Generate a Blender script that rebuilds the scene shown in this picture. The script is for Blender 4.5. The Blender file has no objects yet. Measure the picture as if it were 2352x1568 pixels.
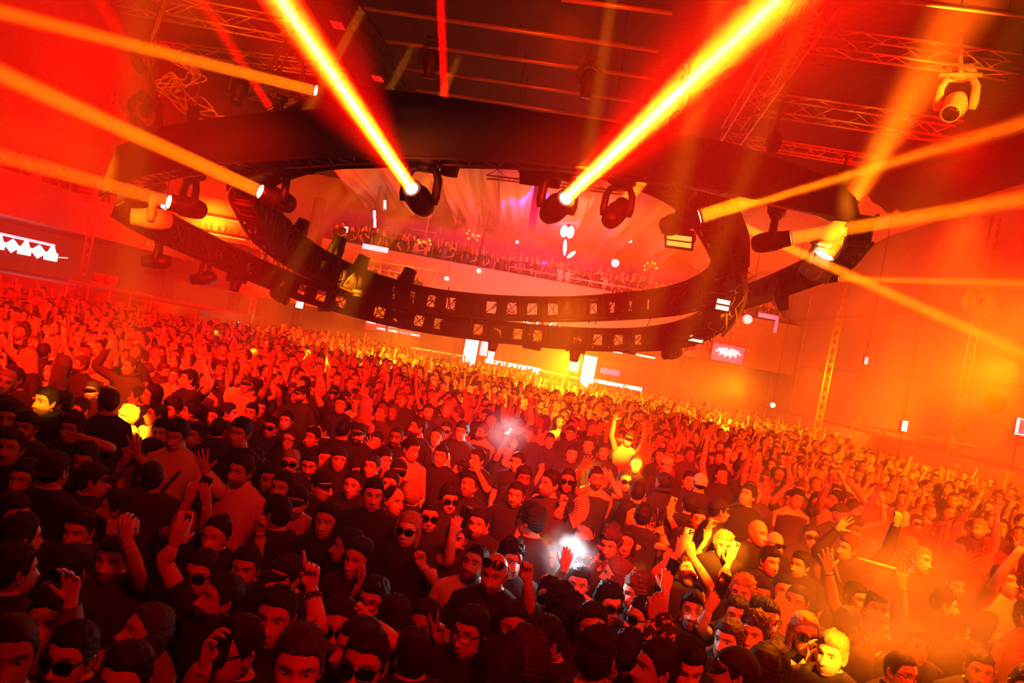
import bpy, math, random
import numpy as np
from mathutils import Vector, Matrix

SC = bpy.context.scene
COL = SC.collection
RNG = np.random.default_rng(11)
random.seed(11)

# ------------------------------------------------------------------ camera
F_PX = 1750.0                      # focal length in pixels of the 2352 x 1568 frame
ROLL = math.radians(10.5)
CAM = np.array([0.0, 0.0, 3.0])
c_, s_ = math.cos(ROLL), math.sin(ROLL)
R_AX = np.array([c_, 0, s_]); U_AX = np.array([-s_, 0, c_]); F_AX = np.array([0, 1.0, 0])
cam_d = bpy.data.cameras.new('camera'); cam = bpy.data.objects.new('camera', cam_d); COL.objects.link(cam)
cam_d.sensor_width = 36.0; cam_d.lens = 36.0 * F_PX / 2352.0
cam_d.clip_start = 0.05; cam_d.clip_end = 300
cam.matrix_world = Matrix(((R_AX[0], U_AX[0], -F_AX[0], CAM[0]), (R_AX[1], U_AX[1], -F_AX[1], CAM[1]),
                           (R_AX[2], U_AX[2], -F_AX[2], CAM[2]), (0, 0, 0, 1)))
SC.camera = cam

def ray(x, y):
    return (x - 1176) / F_PX * R_AX - (y - 784) / F_PX * U_AX + F_AX
def P(x, y, Y):                    # the point seen at pixel (x, y) at distance Y into the room
    return CAM + ray(x, y) * Y
def PZ(x, y, z):                   # the point seen at pixel (x, y) at height z
    d = ray(x, y)
    return CAM + d * ((z - CAM[2]) / d[2])
def proj(p):
    p = np.asarray(p, float) - CAM
    Y = p[1]
    return 1176 + F_PX * p.dot(R_AX) / Y, 784 - F_PX * p.dot(U_AX) / Y

# ------------------------------------------------------------------ world haze, exposure
SC.view_settings.view_transform = 'Standard'; SC.view_settings.look = 'None'
SC.view_settings.gamma = 1.0; SC.view_settings.use_curve_mapping = False
SC.view_settings.exposure = -0.1
HAZE = 0.0105
W = bpy.data.worlds.new('club_air'); SC.world = W; W.use_nodes = True
wn = W.node_tree; wn.nodes.clear()
wo = wn.nodes.new('ShaderNodeOutputWorld'); wb = wn.nodes.new('ShaderNodeBackground')
wb.inputs['Color'].default_value = (0, 0, 0, 1); wb.inputs['Strength'].default_value = 0
wv = wn.nodes.new('ShaderNodeVolumeScatter'); wv.inputs['Color'].default_value = (1, 1, 1, 1)
wv.inputs['Density'].default_value = HAZE; wv.inputs['Anisotropy'].default_value = 0.0
wn.links.new(wb.outputs[0], wo.inputs['Surface']); wn.links.new(wv.outputs[0], wo.inputs['Volume'])
cy = SC.cycles
cy.max_bounces = 3; cy.diffuse_bounces = 1; cy.glossy_bounces = 1; cy.transmission_bounces = 2
cy.volume_bounces = 0; cy.transparent_max_bounces = 8
cy.caustics_reflective = False; cy.caustics_refractive = False
cy.use_denoising = True

RED = (1.0, 0.0, 0.0)
AMB = (1.0, 0.21, 0.004)
ORG = (1.0, 0.10, 0.0)
PNK = (1.0, 0.006, 0.07)
WHT = (0.80, 0.92, 1.0)

def look_to(d):
    return Vector(d).to_track_quat('-Z', 'Y')
def light(name, kind, loc, energy, color, to=None, size=0.3, spread=None, cone=None, blend=0.5, parent=None):
    ld = bpy.data.lights.new(name, kind); ld.energy = energy; ld.color = color
    if kind == 'AREA':
        ld.shape = 'DISK'; ld.size = size
        if spread is not None: ld.spread = spread
    else:
        ld.shadow_soft_size = size
    if kind == 'SPOT':
        ld.spot_size = cone; ld.spot_blend = blend
    o = bpy.data.objects.new(name, ld); COL.objects.link(o); o.location = loc
    if to is not None:
        o.rotation_mode = 'QUATERNION'
        o.rotation_quaternion = look_to(np.asarray(to, float) - np.asarray(loc, float))
    if parent is not None:
        o.parent = parent
        o.location = np.asarray(loc, float) - np.asarray(WORLD_LOC[parent.name])
    return o

# large washes of the room: added spots with no fixtures of their own
RO = (1.0, .010, .001)
def wash(loc, to, e, c, cone=60, size=.4, blend=1.0):
    return light('added_wash', 'SPOT', loc, e, c, to=to, cone=math.radians(cone), blend=blend, size=size)
wash((-3.5, 3, 6.4), (-5.8, 12.5, 1.5), 26000, RO, 48)          # front washes onto the floor
wash((-3.5, 3, 6.2), (-7.5, 18, 1.5), 26000, RO, 40)
wash((1.5, 2, 6.2), (.6, 9.0, 1.4), 15000, RO, 48)
wash((1.5, 2.5, 6), (0, 14, 1.4), 24000, RO, 40)
wash((5.5, 2, 6.2), (5, 10.5, 1.4), 20000, RO, 46)
wash((7.5, 4, 6.5), (7.0, 11, 1.4), 13000, ORG, 50)
wash((-3.5, 24, 2.8), (-5, 33, 1.7), 6000, AMB, 130)
wash((2, 24.5, 2.8), (1.5, 33, 1.7), 12000, AMB, 130)
wash((7, 23, 3.0), (7, 32, 1.7), 6000, AMB, 130)
wash((1.5, -1.5, 6.5), (.6, 5.5, 1.5), 1500, RED, 60)
wash((-15, 13.5, 6), P(250, 392, 16.3), 90000, AMB, 7)            # the two lit ends of the skirt
wash((8.5, 8.5, 5.6), P(1935, 455, 12.9), 40000, AMB, 9)
wash((-10, 17, 7.5), (-23, 27, 6.5), 11000, RED, 130)          # side walls
wash((-12, 27, 6), (-16, 45, 5), 9000, RED, 130)
wash((8, 15, 8.5), (14, 24, 7.5), 5500, RED, 130)
wash((6, 30, 5), (6, 44, 6), 8000, RED, 140)
wash((0, 33, 8.8), (0, 44, 8), 9000, PNK, 150)
wash((-1, 24, 7), (0, 32, 9.6), 1500, PNK, 120)
wash((9.5, 14.5, 4.2), (11, 24, 1.6), 8000, ORG, 100)          # low orange light put in along the right side
wash((10, 24.5, 3.6), (13, 34, 2.6), 8000, ORG, 110)
wash((9.5, 9.5, 5.0), (8.5, 14.5, 1.2), 4500, ORG, 70)
wash((1, 30, 3.3), (1, 41, 1.6), 7000, ORG, 80)
wash((1, 13.5, 4.0), (.5, 20.5, 1.2), 6000, AMB, 66)
wash((9, 19, 5.5), (13.5, 27, 4.5), 5000, RED, 110)
wash((-6, 26, 3.6), (-8, 36, 3.5), 6000, RED, 130)
wash((-13, 18, 4.6), (-16, 27, 3), 4500, RED, 130)
wash((-5, 12.5, 4.4), (-6, 18, 1.2), 2500, RED, 90)
wash((5.5, 8, 4.6), (6, 12, 1.2), 2500, RED, 80)
wash((0, 11.5, 7.6), (0, 18, 9.8), 2600, (1, .02, 0), 110)              # added uplight onto pipes and trusses
wash((11, 12.5, 6), (14, 23, 7.5), 6500, RED, 120)
wash((6, 12, 7.6), (8, 17, 9.6), 1100, RED, 120)
wash((9, 12, 5.2), (10.5, 20, 4.4), 5500, AMB, 64)
wash((-6, 9, 5.2), P(312, 500, 16.2), 16000, AMB, 6)  # added narrow amber light on the pale fixtures
wash((8, 8.5, 7), P(2195, 215, 13.6), 14000, AMB, 11)
wash((4, 11, 4.2), P(1668, 720, 18), 9000, AMB, 7)
wash((1, 29, 8.2), (2, 41, 6.9), 6000, (1, .10, .07), 90)          # added front light on gallery and terrace onlookers
wash((-3, 28, 5.2), (-8.5, 36, 4.9), 2500, AMB, 46)
wash((-6, 11.5, 7.2), (-7.5, 19, 9.4), 3200, (1, .06, 0), 84)          # added uplight on the left trusses and cables
wash((3.2, -1, 6.5), (3.0, 5.6, 1.5), 3800, (1, .03, 0), 46)


# ------------------------------------------------------------------ materials
MATS = {}
def mat(name, col, rough=0.6, metal=0.0, emit=None, estr=0.0, spec=0.4, tone=False, noise=None, bump=0.0, nscale=8.0):
    if name in MATS: return MATS[name]
    m = bpy.data.materials.new(name); m.use_nodes = True; nt = m.node_tree
    b = nt.nodes['Principled BSDF']
    b.inputs['Base Color'].default_value = (*col, 1); b.inputs['Roughness'].default_value = rough
    b.inputs['Metallic'].default_value = metal; b.inputs['Specular IOR Level'].default_value = spec
    if emit is not None:
        b.inputs['Emission Color'].default_value = (*emit, 1); b.inputs['Emission Strength'].default_value = estr
        m.cycles.emission_sampling = 'NONE'
    src = None
    if noise is not None:
        tc = nt.nodes.new('ShaderNodeTexCoord'); nz = nt.nodes.new('ShaderNodeTexNoise')
        nz.inputs['Scale'].default_value = nscale; nz.inputs['Detail'].default_value = 3
        nt.links.new(tc.outputs['Object'], nz.inputs['Vector'])
        mx = nt.nodes.new('ShaderNodeMix'); mx.data_type = 'RGBA'
        mx.inputs['A'].default_value = (*col, 1); mx.inputs['B'].default_value = (*noise, 1)
        nt.links.new(nz.outputs['Fac'], mx.inputs['Factor']); src = mx.outputs['Result']
        nt.links.new(src, b.inputs['Base Color'])
        if bump > 0:
            bp = nt.nodes.new('ShaderNodeBump'); bp.inputs['Strength'].default_value = bump
            nt.links.new(nz.outputs['Fac'], bp.inputs['Height']); nt.links.new(bp.outputs[0], b.inputs['Normal'])
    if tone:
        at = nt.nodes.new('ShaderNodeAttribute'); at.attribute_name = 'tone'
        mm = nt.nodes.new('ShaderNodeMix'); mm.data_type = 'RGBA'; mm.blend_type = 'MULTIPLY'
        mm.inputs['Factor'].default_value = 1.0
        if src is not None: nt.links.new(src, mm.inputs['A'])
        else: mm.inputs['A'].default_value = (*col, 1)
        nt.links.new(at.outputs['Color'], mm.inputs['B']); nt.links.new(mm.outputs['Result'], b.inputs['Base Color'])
    MATS[name] = m
    return m
def vol_mat(name, dens, color=(1, 1, 1), aniso=0.0):
    if name in MATS: return MATS[name]
    m = bpy.data.materials.new(name); m.use_nodes = True; nt = m.node_tree; nt.nodes.clear()
    o = nt.nodes.new('ShaderNodeOutputMaterial'); v = nt.nodes.new('ShaderNodeVolumeScatter')
    v.inputs['Color'].default_value = (*color, 1); v.inputs['Density'].default_value = dens
    v.inputs['Anisotropy'].default_value = aniso
    nt.links.new(v.outputs[0], o.inputs['Volume'])
    MATS[name] = m
    return m
def smoke_mat(name, dens, nscale=0.6):      # a cloud: thick in the middle, ragged and thinning outwards
    m = bpy.data.materials.new(name); m.use_nodes = True; nt = m.node_tree; nt.nodes.clear()
    N = nt.nodes.new; L = nt.links.new
    o = N('ShaderNodeOutputMaterial'); v = N('ShaderNodeVolumeScatter'); v.inputs['Color'].default_value = (1, 1, 1, 1)
    tc = N('ShaderNodeTexCoord'); ln = N('ShaderNodeVectorMath'); ln.operation = 'LENGTH'
    L(tc.outputs['Object'], ln.inputs[0])
    mr = N('ShaderNodeMapRange'); mr.interpolation_type = 'SMOOTHSTEP'
    mr.inputs['From Min'].default_value = 1.0; mr.inputs['From Max'].default_value = 0.25
    mr.inputs['To Min'].default_value = 0.0; mr.inputs['To Max'].default_value = dens
    L(ln.outputs['Value'], mr.inputs['Value'])
    nz = N('ShaderNodeTexNoise'); nz.inputs['Scale'].default_value = nscale; nz.inputs['Detail'].default_value = 2
    L(tc.outputs['Object'], nz.inputs['Vector'])
    m2 = N('ShaderNodeMapRange'); m2.inputs['From Min'].default_value = 0.38; m2.inputs['From Max'].default_value = 0.62
    L(nz.outputs['Fac'], m2.inputs['Value'])
    mu = N('ShaderNodeMath'); mu.operation = 'MULTIPLY'
    L(mr.outputs['Result'], mu.inputs[0]); L(m2.outputs['Result'], mu.inputs[1])
    L(mu.outputs[0], v.inputs['Density']); L(v.outputs[0], o.inputs['Volume'])
    MATS[name] = m
    return m

# ------------------------------------------------------------------ mesh helpers
class MB:
    """Collects shapes; build() links them as ONE mesh object."""
    def __init__(s): s.v = []; s.q = []; s.t = []; s.qm = []; s.tm = []; s.tone = []; s.n = 0; s.has_tone = False
    def add(s, V, Q=None, T=None, m=0, tone=None):
        V = np.asarray(V, float).reshape(-1, 3)
        if Q is not None and len(Q):
            Q = np.asarray(Q, int) + s.n; s.q.append(Q); s.qm.append(np.full(len(Q), m) if np.isscalar(m) else np.asarray(m))
        if T is not None and len(T):
            T = np.asarray(T, int) + s.n; s.t.append(T); s.tm.append(np.full(len(T), m if np.isscalar(m) else 0))
        s.v.append(V); s.n += len(V)
        if tone is None: tone = np.ones((len(V), 3))
        else: s.has_tone = True; tone = np.broadcast_to(np.asarray(tone, float), (len(V), 3))
        s.tone.append(tone)
        return s
    def arrays(s):
        return np.concatenate(s.v), (np.concatenate(s.q) if s.q else np.zeros((0, 4), int)), (np.concatenate(s.t) if s.t else np.zeros((0, 3), int))
    def merge(s, o, M=None, t=None):
        V, Q, T = o.arrays()
        if M is not None: V = V @ np.asarray(M).T
        if t is not None: V = V + t
        qm = np.concatenate(o.qm) if o.qm else 0
        s.add(V, Q, None, qm, np.concatenate(o.tone) if o.has_tone else None)
        if len(T):
            s.t.append(T + s.n - len(V)); s.tm.append(np.concatenate(o.tm))
        return s
    def box(s, c, size, R=None, m=0, tone=None):
        h = np.asarray(size, float) / 2
        V = np.array([[x, y, z] for x in (-1, 1) for y in (-1, 1) for z in (-1, 1)], float) * h
        if R is not None: V = V @ np.asarray(R).T
        return s.add(V + np.asarray(c, float), [[0, 1, 3, 2], [4, 6, 7, 5], [0, 4, 5, 1], [2, 3, 7, 6], [0, 2, 6, 4], [1, 5, 7, 3]], None, m, tone)
    def rbox(s, c, size, r=0.02, R=None, m=0, tone=None):      # box with chamfered edges
        h = np.asarray(size, float) / 2; r = min(r, *(h * .9))
        rings = []
        for z, k in ((-h[2], 1), (-h[2] + r, 0), (h[2] - r, 0), (h[2], 1)):
            a, b = h[0] - r * k, h[1] - r * k
            rings.append([[a - r * (1 - k) * 0, -b + r, z], [a, b - r, z], [a - r, b, z], [-a + r, b, z], [-a, b - r, z], [-a, -b + r, z], [-a + r, -b, z], [a - r, -b, z]])
        V = np.array(rings, float).reshape(-1, 3)
        Q = grid_q(4, 8)
        Q = np.concatenate([Q, [[7, 2, 1, 0], [7, 6, 3, 2], [6, 5, 4, 3], [24, 25, 26, 31], [31, 26, 27, 30], [30, 27, 28, 29]]])
        if R is not None: V = V @ np.asarray(R).T
        return s.add(V + np.asarray(c, float), Q, None, m, tone)
    def tube(s, pts, r, n=8, m=0, closed=False, cap=True, tone=None, ref=None):
        pts = np.asarray(pts, float); k = len(pts)
        r = np.full(k, r, float) if np.isscalar(r) else np.asarray(r, float)
        V = tube_v(pts, r, n, closed, ref)
        Q = grid_q(k, n)
        if closed:
            a = np.arange(n); b = (a + 1) % n
            Q = np.concatenate([Q, np.stack([(k - 1) * n + a, (k - 1) * n + b, b, a], 1)])
        T = None
        if cap and not closed:
            V = np.concatenate([V, pts[:1], pts[-1:]]); a = np.arange(n); b = (a + 1) % n
            T = np.concatenate([np.stack([np.full(n, k * n), b, a], 1), np.stack([np.full(n, k * n + 1), (k - 1) * n + a, (k - 1) * n + b], 1)])
        return s.add(V, Q, T, m, tone)
    def bar(s, a, b, r, n=6, m=0): return s.tube([a, b], r, n, m)
    def lathe(s, prof, axis_o, axis_d, n=20, m=0, tone=None):      # prof: [(t along axis, radius)]
        d = np.asarray(axis_d, float); d /= np.linalg.norm(d)
        u = np.cross(d, [0, 0, 1.0] if abs(d[2]) < .9 else [1.0, 0, 0]); u /= np.linalg.norm(u); w = np.cross(d, u)
        a = np.linspace(0, 2 * np.pi, n, endpoint=False)
        V = np.concatenate([np.asarray(axis_o) + d * t + r * (np.cos(a)[:, None] * u + np.sin(a)[:, None] * w) for t, r in prof])
        return s.add(V, grid_q(len(prof), n), None, m, tone)
    def build(s, name, mats, parent=None, loc=None, smooth=True):
        V, Q, T = s.arrays()
        org = np.asarray(loc, float) if loc is not None else np.asarray(WORLD_LOC.get(parent.name, (0, 0, 0)), float) if parent is not None else np.zeros(3)
        V = V - org
        me = bpy.data.meshes.new(name)
        nq, nt = len(Q), len(T)
        me.vertices.add(len(V)); me.vertices.foreach_set('co', V.astype(np.float32).ravel())
        me.loops.add(nq * 4 + nt * 3); me.loops.foreach_set('vertex_index', np.concatenate([Q.ravel(), T.ravel()]).astype(np.int32))
        me.polygons.add(nq + nt)
        me.polygons.foreach_set('loop_start', np.concatenate([np.arange(nq) * 4, nq * 4 + np.arange(nt) * 3]).astype(np.int32))
        if not isinstance(mats, (list, tuple)): mats = [mats]
        for m in mats: me.materials.append(m)
        if len(mats) > 1:
            mi = np.concatenate(([np.concatenate(s.qm)] if s.qm else []) + ([np.concatenate(s.tm)] if s.tm else []))
            me.polygons.foreach_set('material_index', mi.astype(np.int32))
        me.polygons.foreach_set('use_smooth', np.full(nq + nt, bool(smooth)))
        if s.has_tone:
            at = me.attributes.new('tone', 'FLOAT_COLOR', 'POINT')
            tc = np.concatenate(s.tone); at.data.foreach_set('color', np.concatenate([tc, np.ones((len(tc), 1))], 1).astype(np.float32).ravel())
        me.update(calc_edges=True)
        o = bpy.data.objects.new(name, me); COL.objects.link(o)
        WORLD_LOC[o.name] = tuple(org)
        if parent is not None:
            o.parent = parent
            o.location = org - np.asarray(WORLD_LOC.get(parent.name, (0, 0, 0)))
        elif loc is not None: o.location = org
        return o
WORLD_LOC = {}
def grid_q(r, n, wrap=True):
    i = np.arange(r - 1)[:, None]; j = np.arange(n if wrap else n - 1)[None, :]; k = (j + 1) % n
    return np.stack([i * n + j, i * n + k, (i + 1) * n + k, (i + 1) * n + j], -1).reshape(-1, 4)
def tube_v(pts, r, n, closed=False, ref=None, ry=None):
    k = len(pts)
    if closed: tg = np.roll(pts, -1, 0) - np.roll(pts, 1, 0)
    else: tg = np.gradient(pts, axis=0) if k > 2 else np.repeat(pts[1:] - pts[:1], k, 0)
    tg /= np.linalg.norm(tg, axis=1, keepdims=True) + 1e-9
    if ref is None: ref = [0, 0, 1.0] if abs(tg[0][2]) < .9 else [1.0, 0, 0]
    u = np.array(ref, float); U = []
    for t in tg:
        u = u - t * u.dot(t); u = u / (np.linalg.norm(u) + 1e-9); U.append(u)
    U = np.array(U); Wv = np.cross(tg, U)
    a = np.linspace(0, 2 * np.pi, n, endpoint=False)
    rr = r if ry is None else ry
    return (pts[:, None, :] + r[:, None, None] * np.cos(a)[None, :, None] * U[:, None, :] + rr[:, None, None] * np.sin(a)[None, :, None] * Wv[:, None, :]).reshape(-1, 3)
def spline(pts, n, closed=False):              # Catmull-Rom through pts
    p = np.asarray(pts, float); k = len(p)
    if closed: q = np.concatenate([p[-1:], p, p[:2]]); seg = k
    else: q = np.concatenate([2 * p[:1] - p[1:2], p, 2 * p[-1:] - p[-2:-1]]); seg = k - 1
    t = np.linspace(0, seg, n, endpoint=not closed); i = np.minimum(t.astype(int), seg - 1); f = (t - i)[:, None]
    a, b, c, d = q[i], q[i + 1], q[i + 2], q[i + 3]
    return .5 * (2 * b + (c - a) * f + (2 * a - 5 * b + 4 * c - d) * f ** 2 + (3 * b - a - 3 * c + d) * f ** 3)
def resample(pts, n):
    pts = np.asarray(pts, float); l = np.concatenate([[0], np.cumsum(np.linalg.norm(np.diff(pts, axis=0), axis=1))])
    t = np.linspace(0, l[-1], n); return np.stack([np.interp(t, l, pts[:, i]) for i in range(3)], 1)

def tag(o, label=None, cat=None, group=None, kind=None):
    if label: o['label'] = label
    if cat: o['category'] = cat
    if group: o['group'] = group
    if kind: o['kind'] = kind
    return o
def empty(name, loc, label, cat, group=None):
    o = bpy.data.objects.new(name, None); COL.objects.link(o); o.location = loc; o.empty_display_size = .1
    WORLD_LOC[o.name] = tuple(float(x) for x in loc)
    return tag(o, label, cat, group)
def struct(name, mb, m, smooth=False): return tag(mb.build(name, m, smooth=smooth), kind='structure')
def unit(v): v = np.asarray(v, float); return v / (np.linalg.norm(v) + 1e-12)
def frame(d, up=(0, 0, 1)):                    # 3x3 whose columns are side, d-forward, up
    f = unit(d); r = np.cross(f, up); r = unit(r if np.linalg.norm(r) > 1e-6 else [1, 0, 0]); u = np.cross(r, f)
    return np.stack([r, f, u], 1)
# ------------------------------------------------------------------ the setting
M_floor = mat('floor_black', (.03, .028, .028), .5, noise=(.05, .045, .045))
M_wall = mat('wall_paint', (.42, .40, .40), .8, noise=(.5, .47, .46), nscale=.6)
M_dark = mat('black_metal', (.022, .022, .024), .45)
M_blk = mat('matte_black', (.016, .016, .017), .75)
M_alu = mat('truss_aluminium', (.55, .55, .56), .35, metal=.6)
M_steel = mat('dark_steel', (.22, .22, .23), .4, metal=.5)
M_skirt = mat('skirt_fabric', (.03, .029, .03), .9, spec=.1, noise=(.038, .036, .036), nscale=3)
M_cloth = mat('drape_cloth', (.75, .70, .72), .85)
M_white = mat('white_plastic', (.8, .8, .8), .4)
M_cable = mat('black_cable', (.03, .03, .03), .5)
M_gold = mat('pale_fixture', (.62, .6, .58), .4)
def slat_mat():
    m = bpy.data.materials.new('ceiling_slats'); m.use_nodes = True; nt = m.node_tree; b = nt.nodes['Principled BSDF']
    tc = nt.nodes.new('ShaderNodeTexCoord'); w = nt.nodes.new('ShaderNodeTexWave'); w.bands_direction = 'Y'
    w.inputs['Scale'].default_value = 1.3; w.inputs['Distortion'].default_value = .4
    cr = nt.nodes.new('ShaderNodeValToRGB'); cr.color_ramp.elements[0].color = (.006, .0055, .0055, 1); cr.color_ramp.elements[1].color = (.022, .02, .02, 1)
    nt.links.new(tc.outputs['Object'], w.inputs['Vector']); nt.links.new(w.outputs['Fac'], cr.inputs['Fac'])
    nt.links.new(cr.outputs['Color'], b.inputs['Base Color']); b.inputs['Roughness'].default_value = .7
    return m
XL, XR, YB, ZC = -23.0, 14.5, 45.0, 10.6
def slab(x0, x1, y0, y1, z0, z1): return MB().box(((x0 + x1) / 2, (y0 + y1) / 2, (z0 + z1) / 2), (x1 - x0, y1 - y0, z1 - z0))
struct('floor', slab(XL, XR, -4, YB, -.2, 0), M_floor)
struct('ceiling', slab(XL - .3, XR + .3, -4, YB + .3, ZC, ZC + .2), slat_mat())
struct('wall_back', slab(XL - .3, XR + .3, YB, YB + .3, -.2, ZC), M_wall)
struct('wall_left', slab(XL - .3, XL, -4, YB, -.2, ZC), M_wall)
struct('wall_right', slab(XR, XR + .3, -4, YB, -.2, ZC), M_wall)
# galleries
struct('balcony_back', slab(-10.5, XR - .02, 39.6, YB - .02, 5.2, 5.75), mat('gallery_front', (.3, .28, .28), .7))
struct('terrace_back', slab(-13, -4.6, 34.5, 39.6, 2.9, 3.5), MATS['gallery_front'])
struct('balcony_left', slab(XL + .02, -17.6, 24, 41, 4.1, 4.6), MATS['gallery_front'])
m = MB()
for k in range(7):
    m.rbox((XR - .06, 20.5 + k * 3.6, 4.0), (.1, .12, 8.0), .01)
for z in (2.0, 4.4, 6.8): m.box((XR - .05, 31.5, z), (.08, 24, .1))
struct('trim_1', m, mat('wall_batten', (.35, .33, .33), .6))
m = MB()
for x in (-20.5, -16.5, -12.6, -2.5, 9.8): m.rbox((x, YB - .12, 4.6), (.55, .22, 9.2), .03)
m.box((-7, YB - .06, 3.1), (30, .1, .25)); m.box((-15.5, YB - .06, 6.4), (14, .1, .5))
struct('trim_2', m, MATS['wall_batten'])

# drapes: a big ceiling cloth sagging in swags over the gallery
def drape(name, x0, x1, y0, y1, zb, swags, sag, label):
    nx, ny = 34 * swags, 30
    X = np.linspace(x0, x1, nx); Yv = np.linspace(y0, y1, ny); V = []
    for j, y in enumerate(Yv):
        t = j / (ny - 1)
        ph = (X - x0) / (x1 - x0) * swags
        fold = np.abs(np.sin(np.pi * ph))
        z = zb - sag * fold * (.35 + .65 * np.sin(np.pi * min(1, t * 1.05))) - .9 * t ** 3 + (.10 * np.sin(ph * 19 + 5 * t) + .05 * np.sin(ph * 41 - 9 * t)) * (1 - .3 * t)
        V.append(np.stack([X + .12 * np.sin(ph * 12), np.full(nx, y), z], 1))
    V = np.concatenate(V); Q = grid_q(ny, nx, False)
    mb = MB().add(V, Q); mb.add(V + [0, 0, .015], Q[:, ::-1])
    return tag(mb.build(name, M_cloth), label, 'drape', 'ceiling drapes')
drape('ceiling_drape', -10, -.2, 26, 42, 10.0, 4, .85, 'pale cloth drape sagging in folds under the ceiling, left of the gathered pillar of cloth')
drape('ceiling_drape', .1, 13.8, 26, 42, 10.0, 5, .95, 'pale cloth drape in wide swags under the ceiling above the lit globe lamp')

# ------------------------------------------------------------------ rigging builders
def truss(a, b, w=.3, label=None, tri=False, mtl=None, n=None, cr=.026, up=(0, 0, 1)):
    a, b = np.asarray(a, float), np.asarray(b, float); L = np.linalg.norm(b - a); d = (b - a) / L; F = frame(d, up)
    r, u = F[:, 0], F[:, 2]; h = w / 2; n = n or max(3, int(L / (w * 1.5)))
    offs = [(-h, -h), (h, -h), (0, h * .9)] if tri else [(-h, -h), (h, -h), (h, h), (-h, h)]
    e = empty('lighting_truss', (a + b) / 2, label, 'truss', 'lighting trusses')
    mtl = mtl or M_alu
    for o in offs: MB().bar(a + r * o[0] + u * o[1], b + r * o[0] + u * o[1], cr, 8).build('chord', mtl, e)
    m = MB()
    for i, o in enumerate(offs):
        o2 = offs[(i + 1) % len(offs)]
        for k in range(n):
            p = a + d * L * k / n; q = a + d * L * (k + 1) / n
            A, B = (o, o2) if k % 2 == 0 else (o2, o)
            m.bar(p + r * A[0] + u * A[1], q + r * B[0] + u * B[1], cr * .5, 5)
    m.build('lattice', mtl, e)
    return e
def chain_hoist(top, bottom, label, body=.34):
    top, bottom = np.asarray(top, float), np.asarray(bottom, float)
    e = empty('chain_hoist', bottom, label, 'hoist', 'chain hoists holding the ring')
    m = MB(); n = int((np.linalg.norm(top - bottom) - .36) / .09); d = unit(top - bottom)
    for k in range(n):
        p = bottom + d * (.3 + .09 * k); s = np.array([.022, 0, 0]) if k % 2 else np.array([0, .022, 0])
        m.tube([p - s, p - s * .6 + d * .05, p + s * .6 + d * .05, p + s, p + s * .6 - d * .05, p - s * .6 - d * .05], .011, 4, closed=True)
    m.build('chain', M_steel, e)
    mb = MB(); mb.rbox(bottom + [0, 0, .16], (.16, .16, .3), .03); mb.lathe([(-.02, .01), (0, .07), (.1, .09), (.2, .07), (.22, .01)], bottom + [-.1, 0, .17], (1, 0, 0), 10)
    mb.build('motor', M_blk, e)
    MB().tube(bottom + np.array([[0, 0, .02], [.05, 0, -.03], [.04, 0, -.1], [-.02, 0, -.12], [-.05, 0, -.08]]), .014, 6).build('hook', M_steel, e)
    return e

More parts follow.
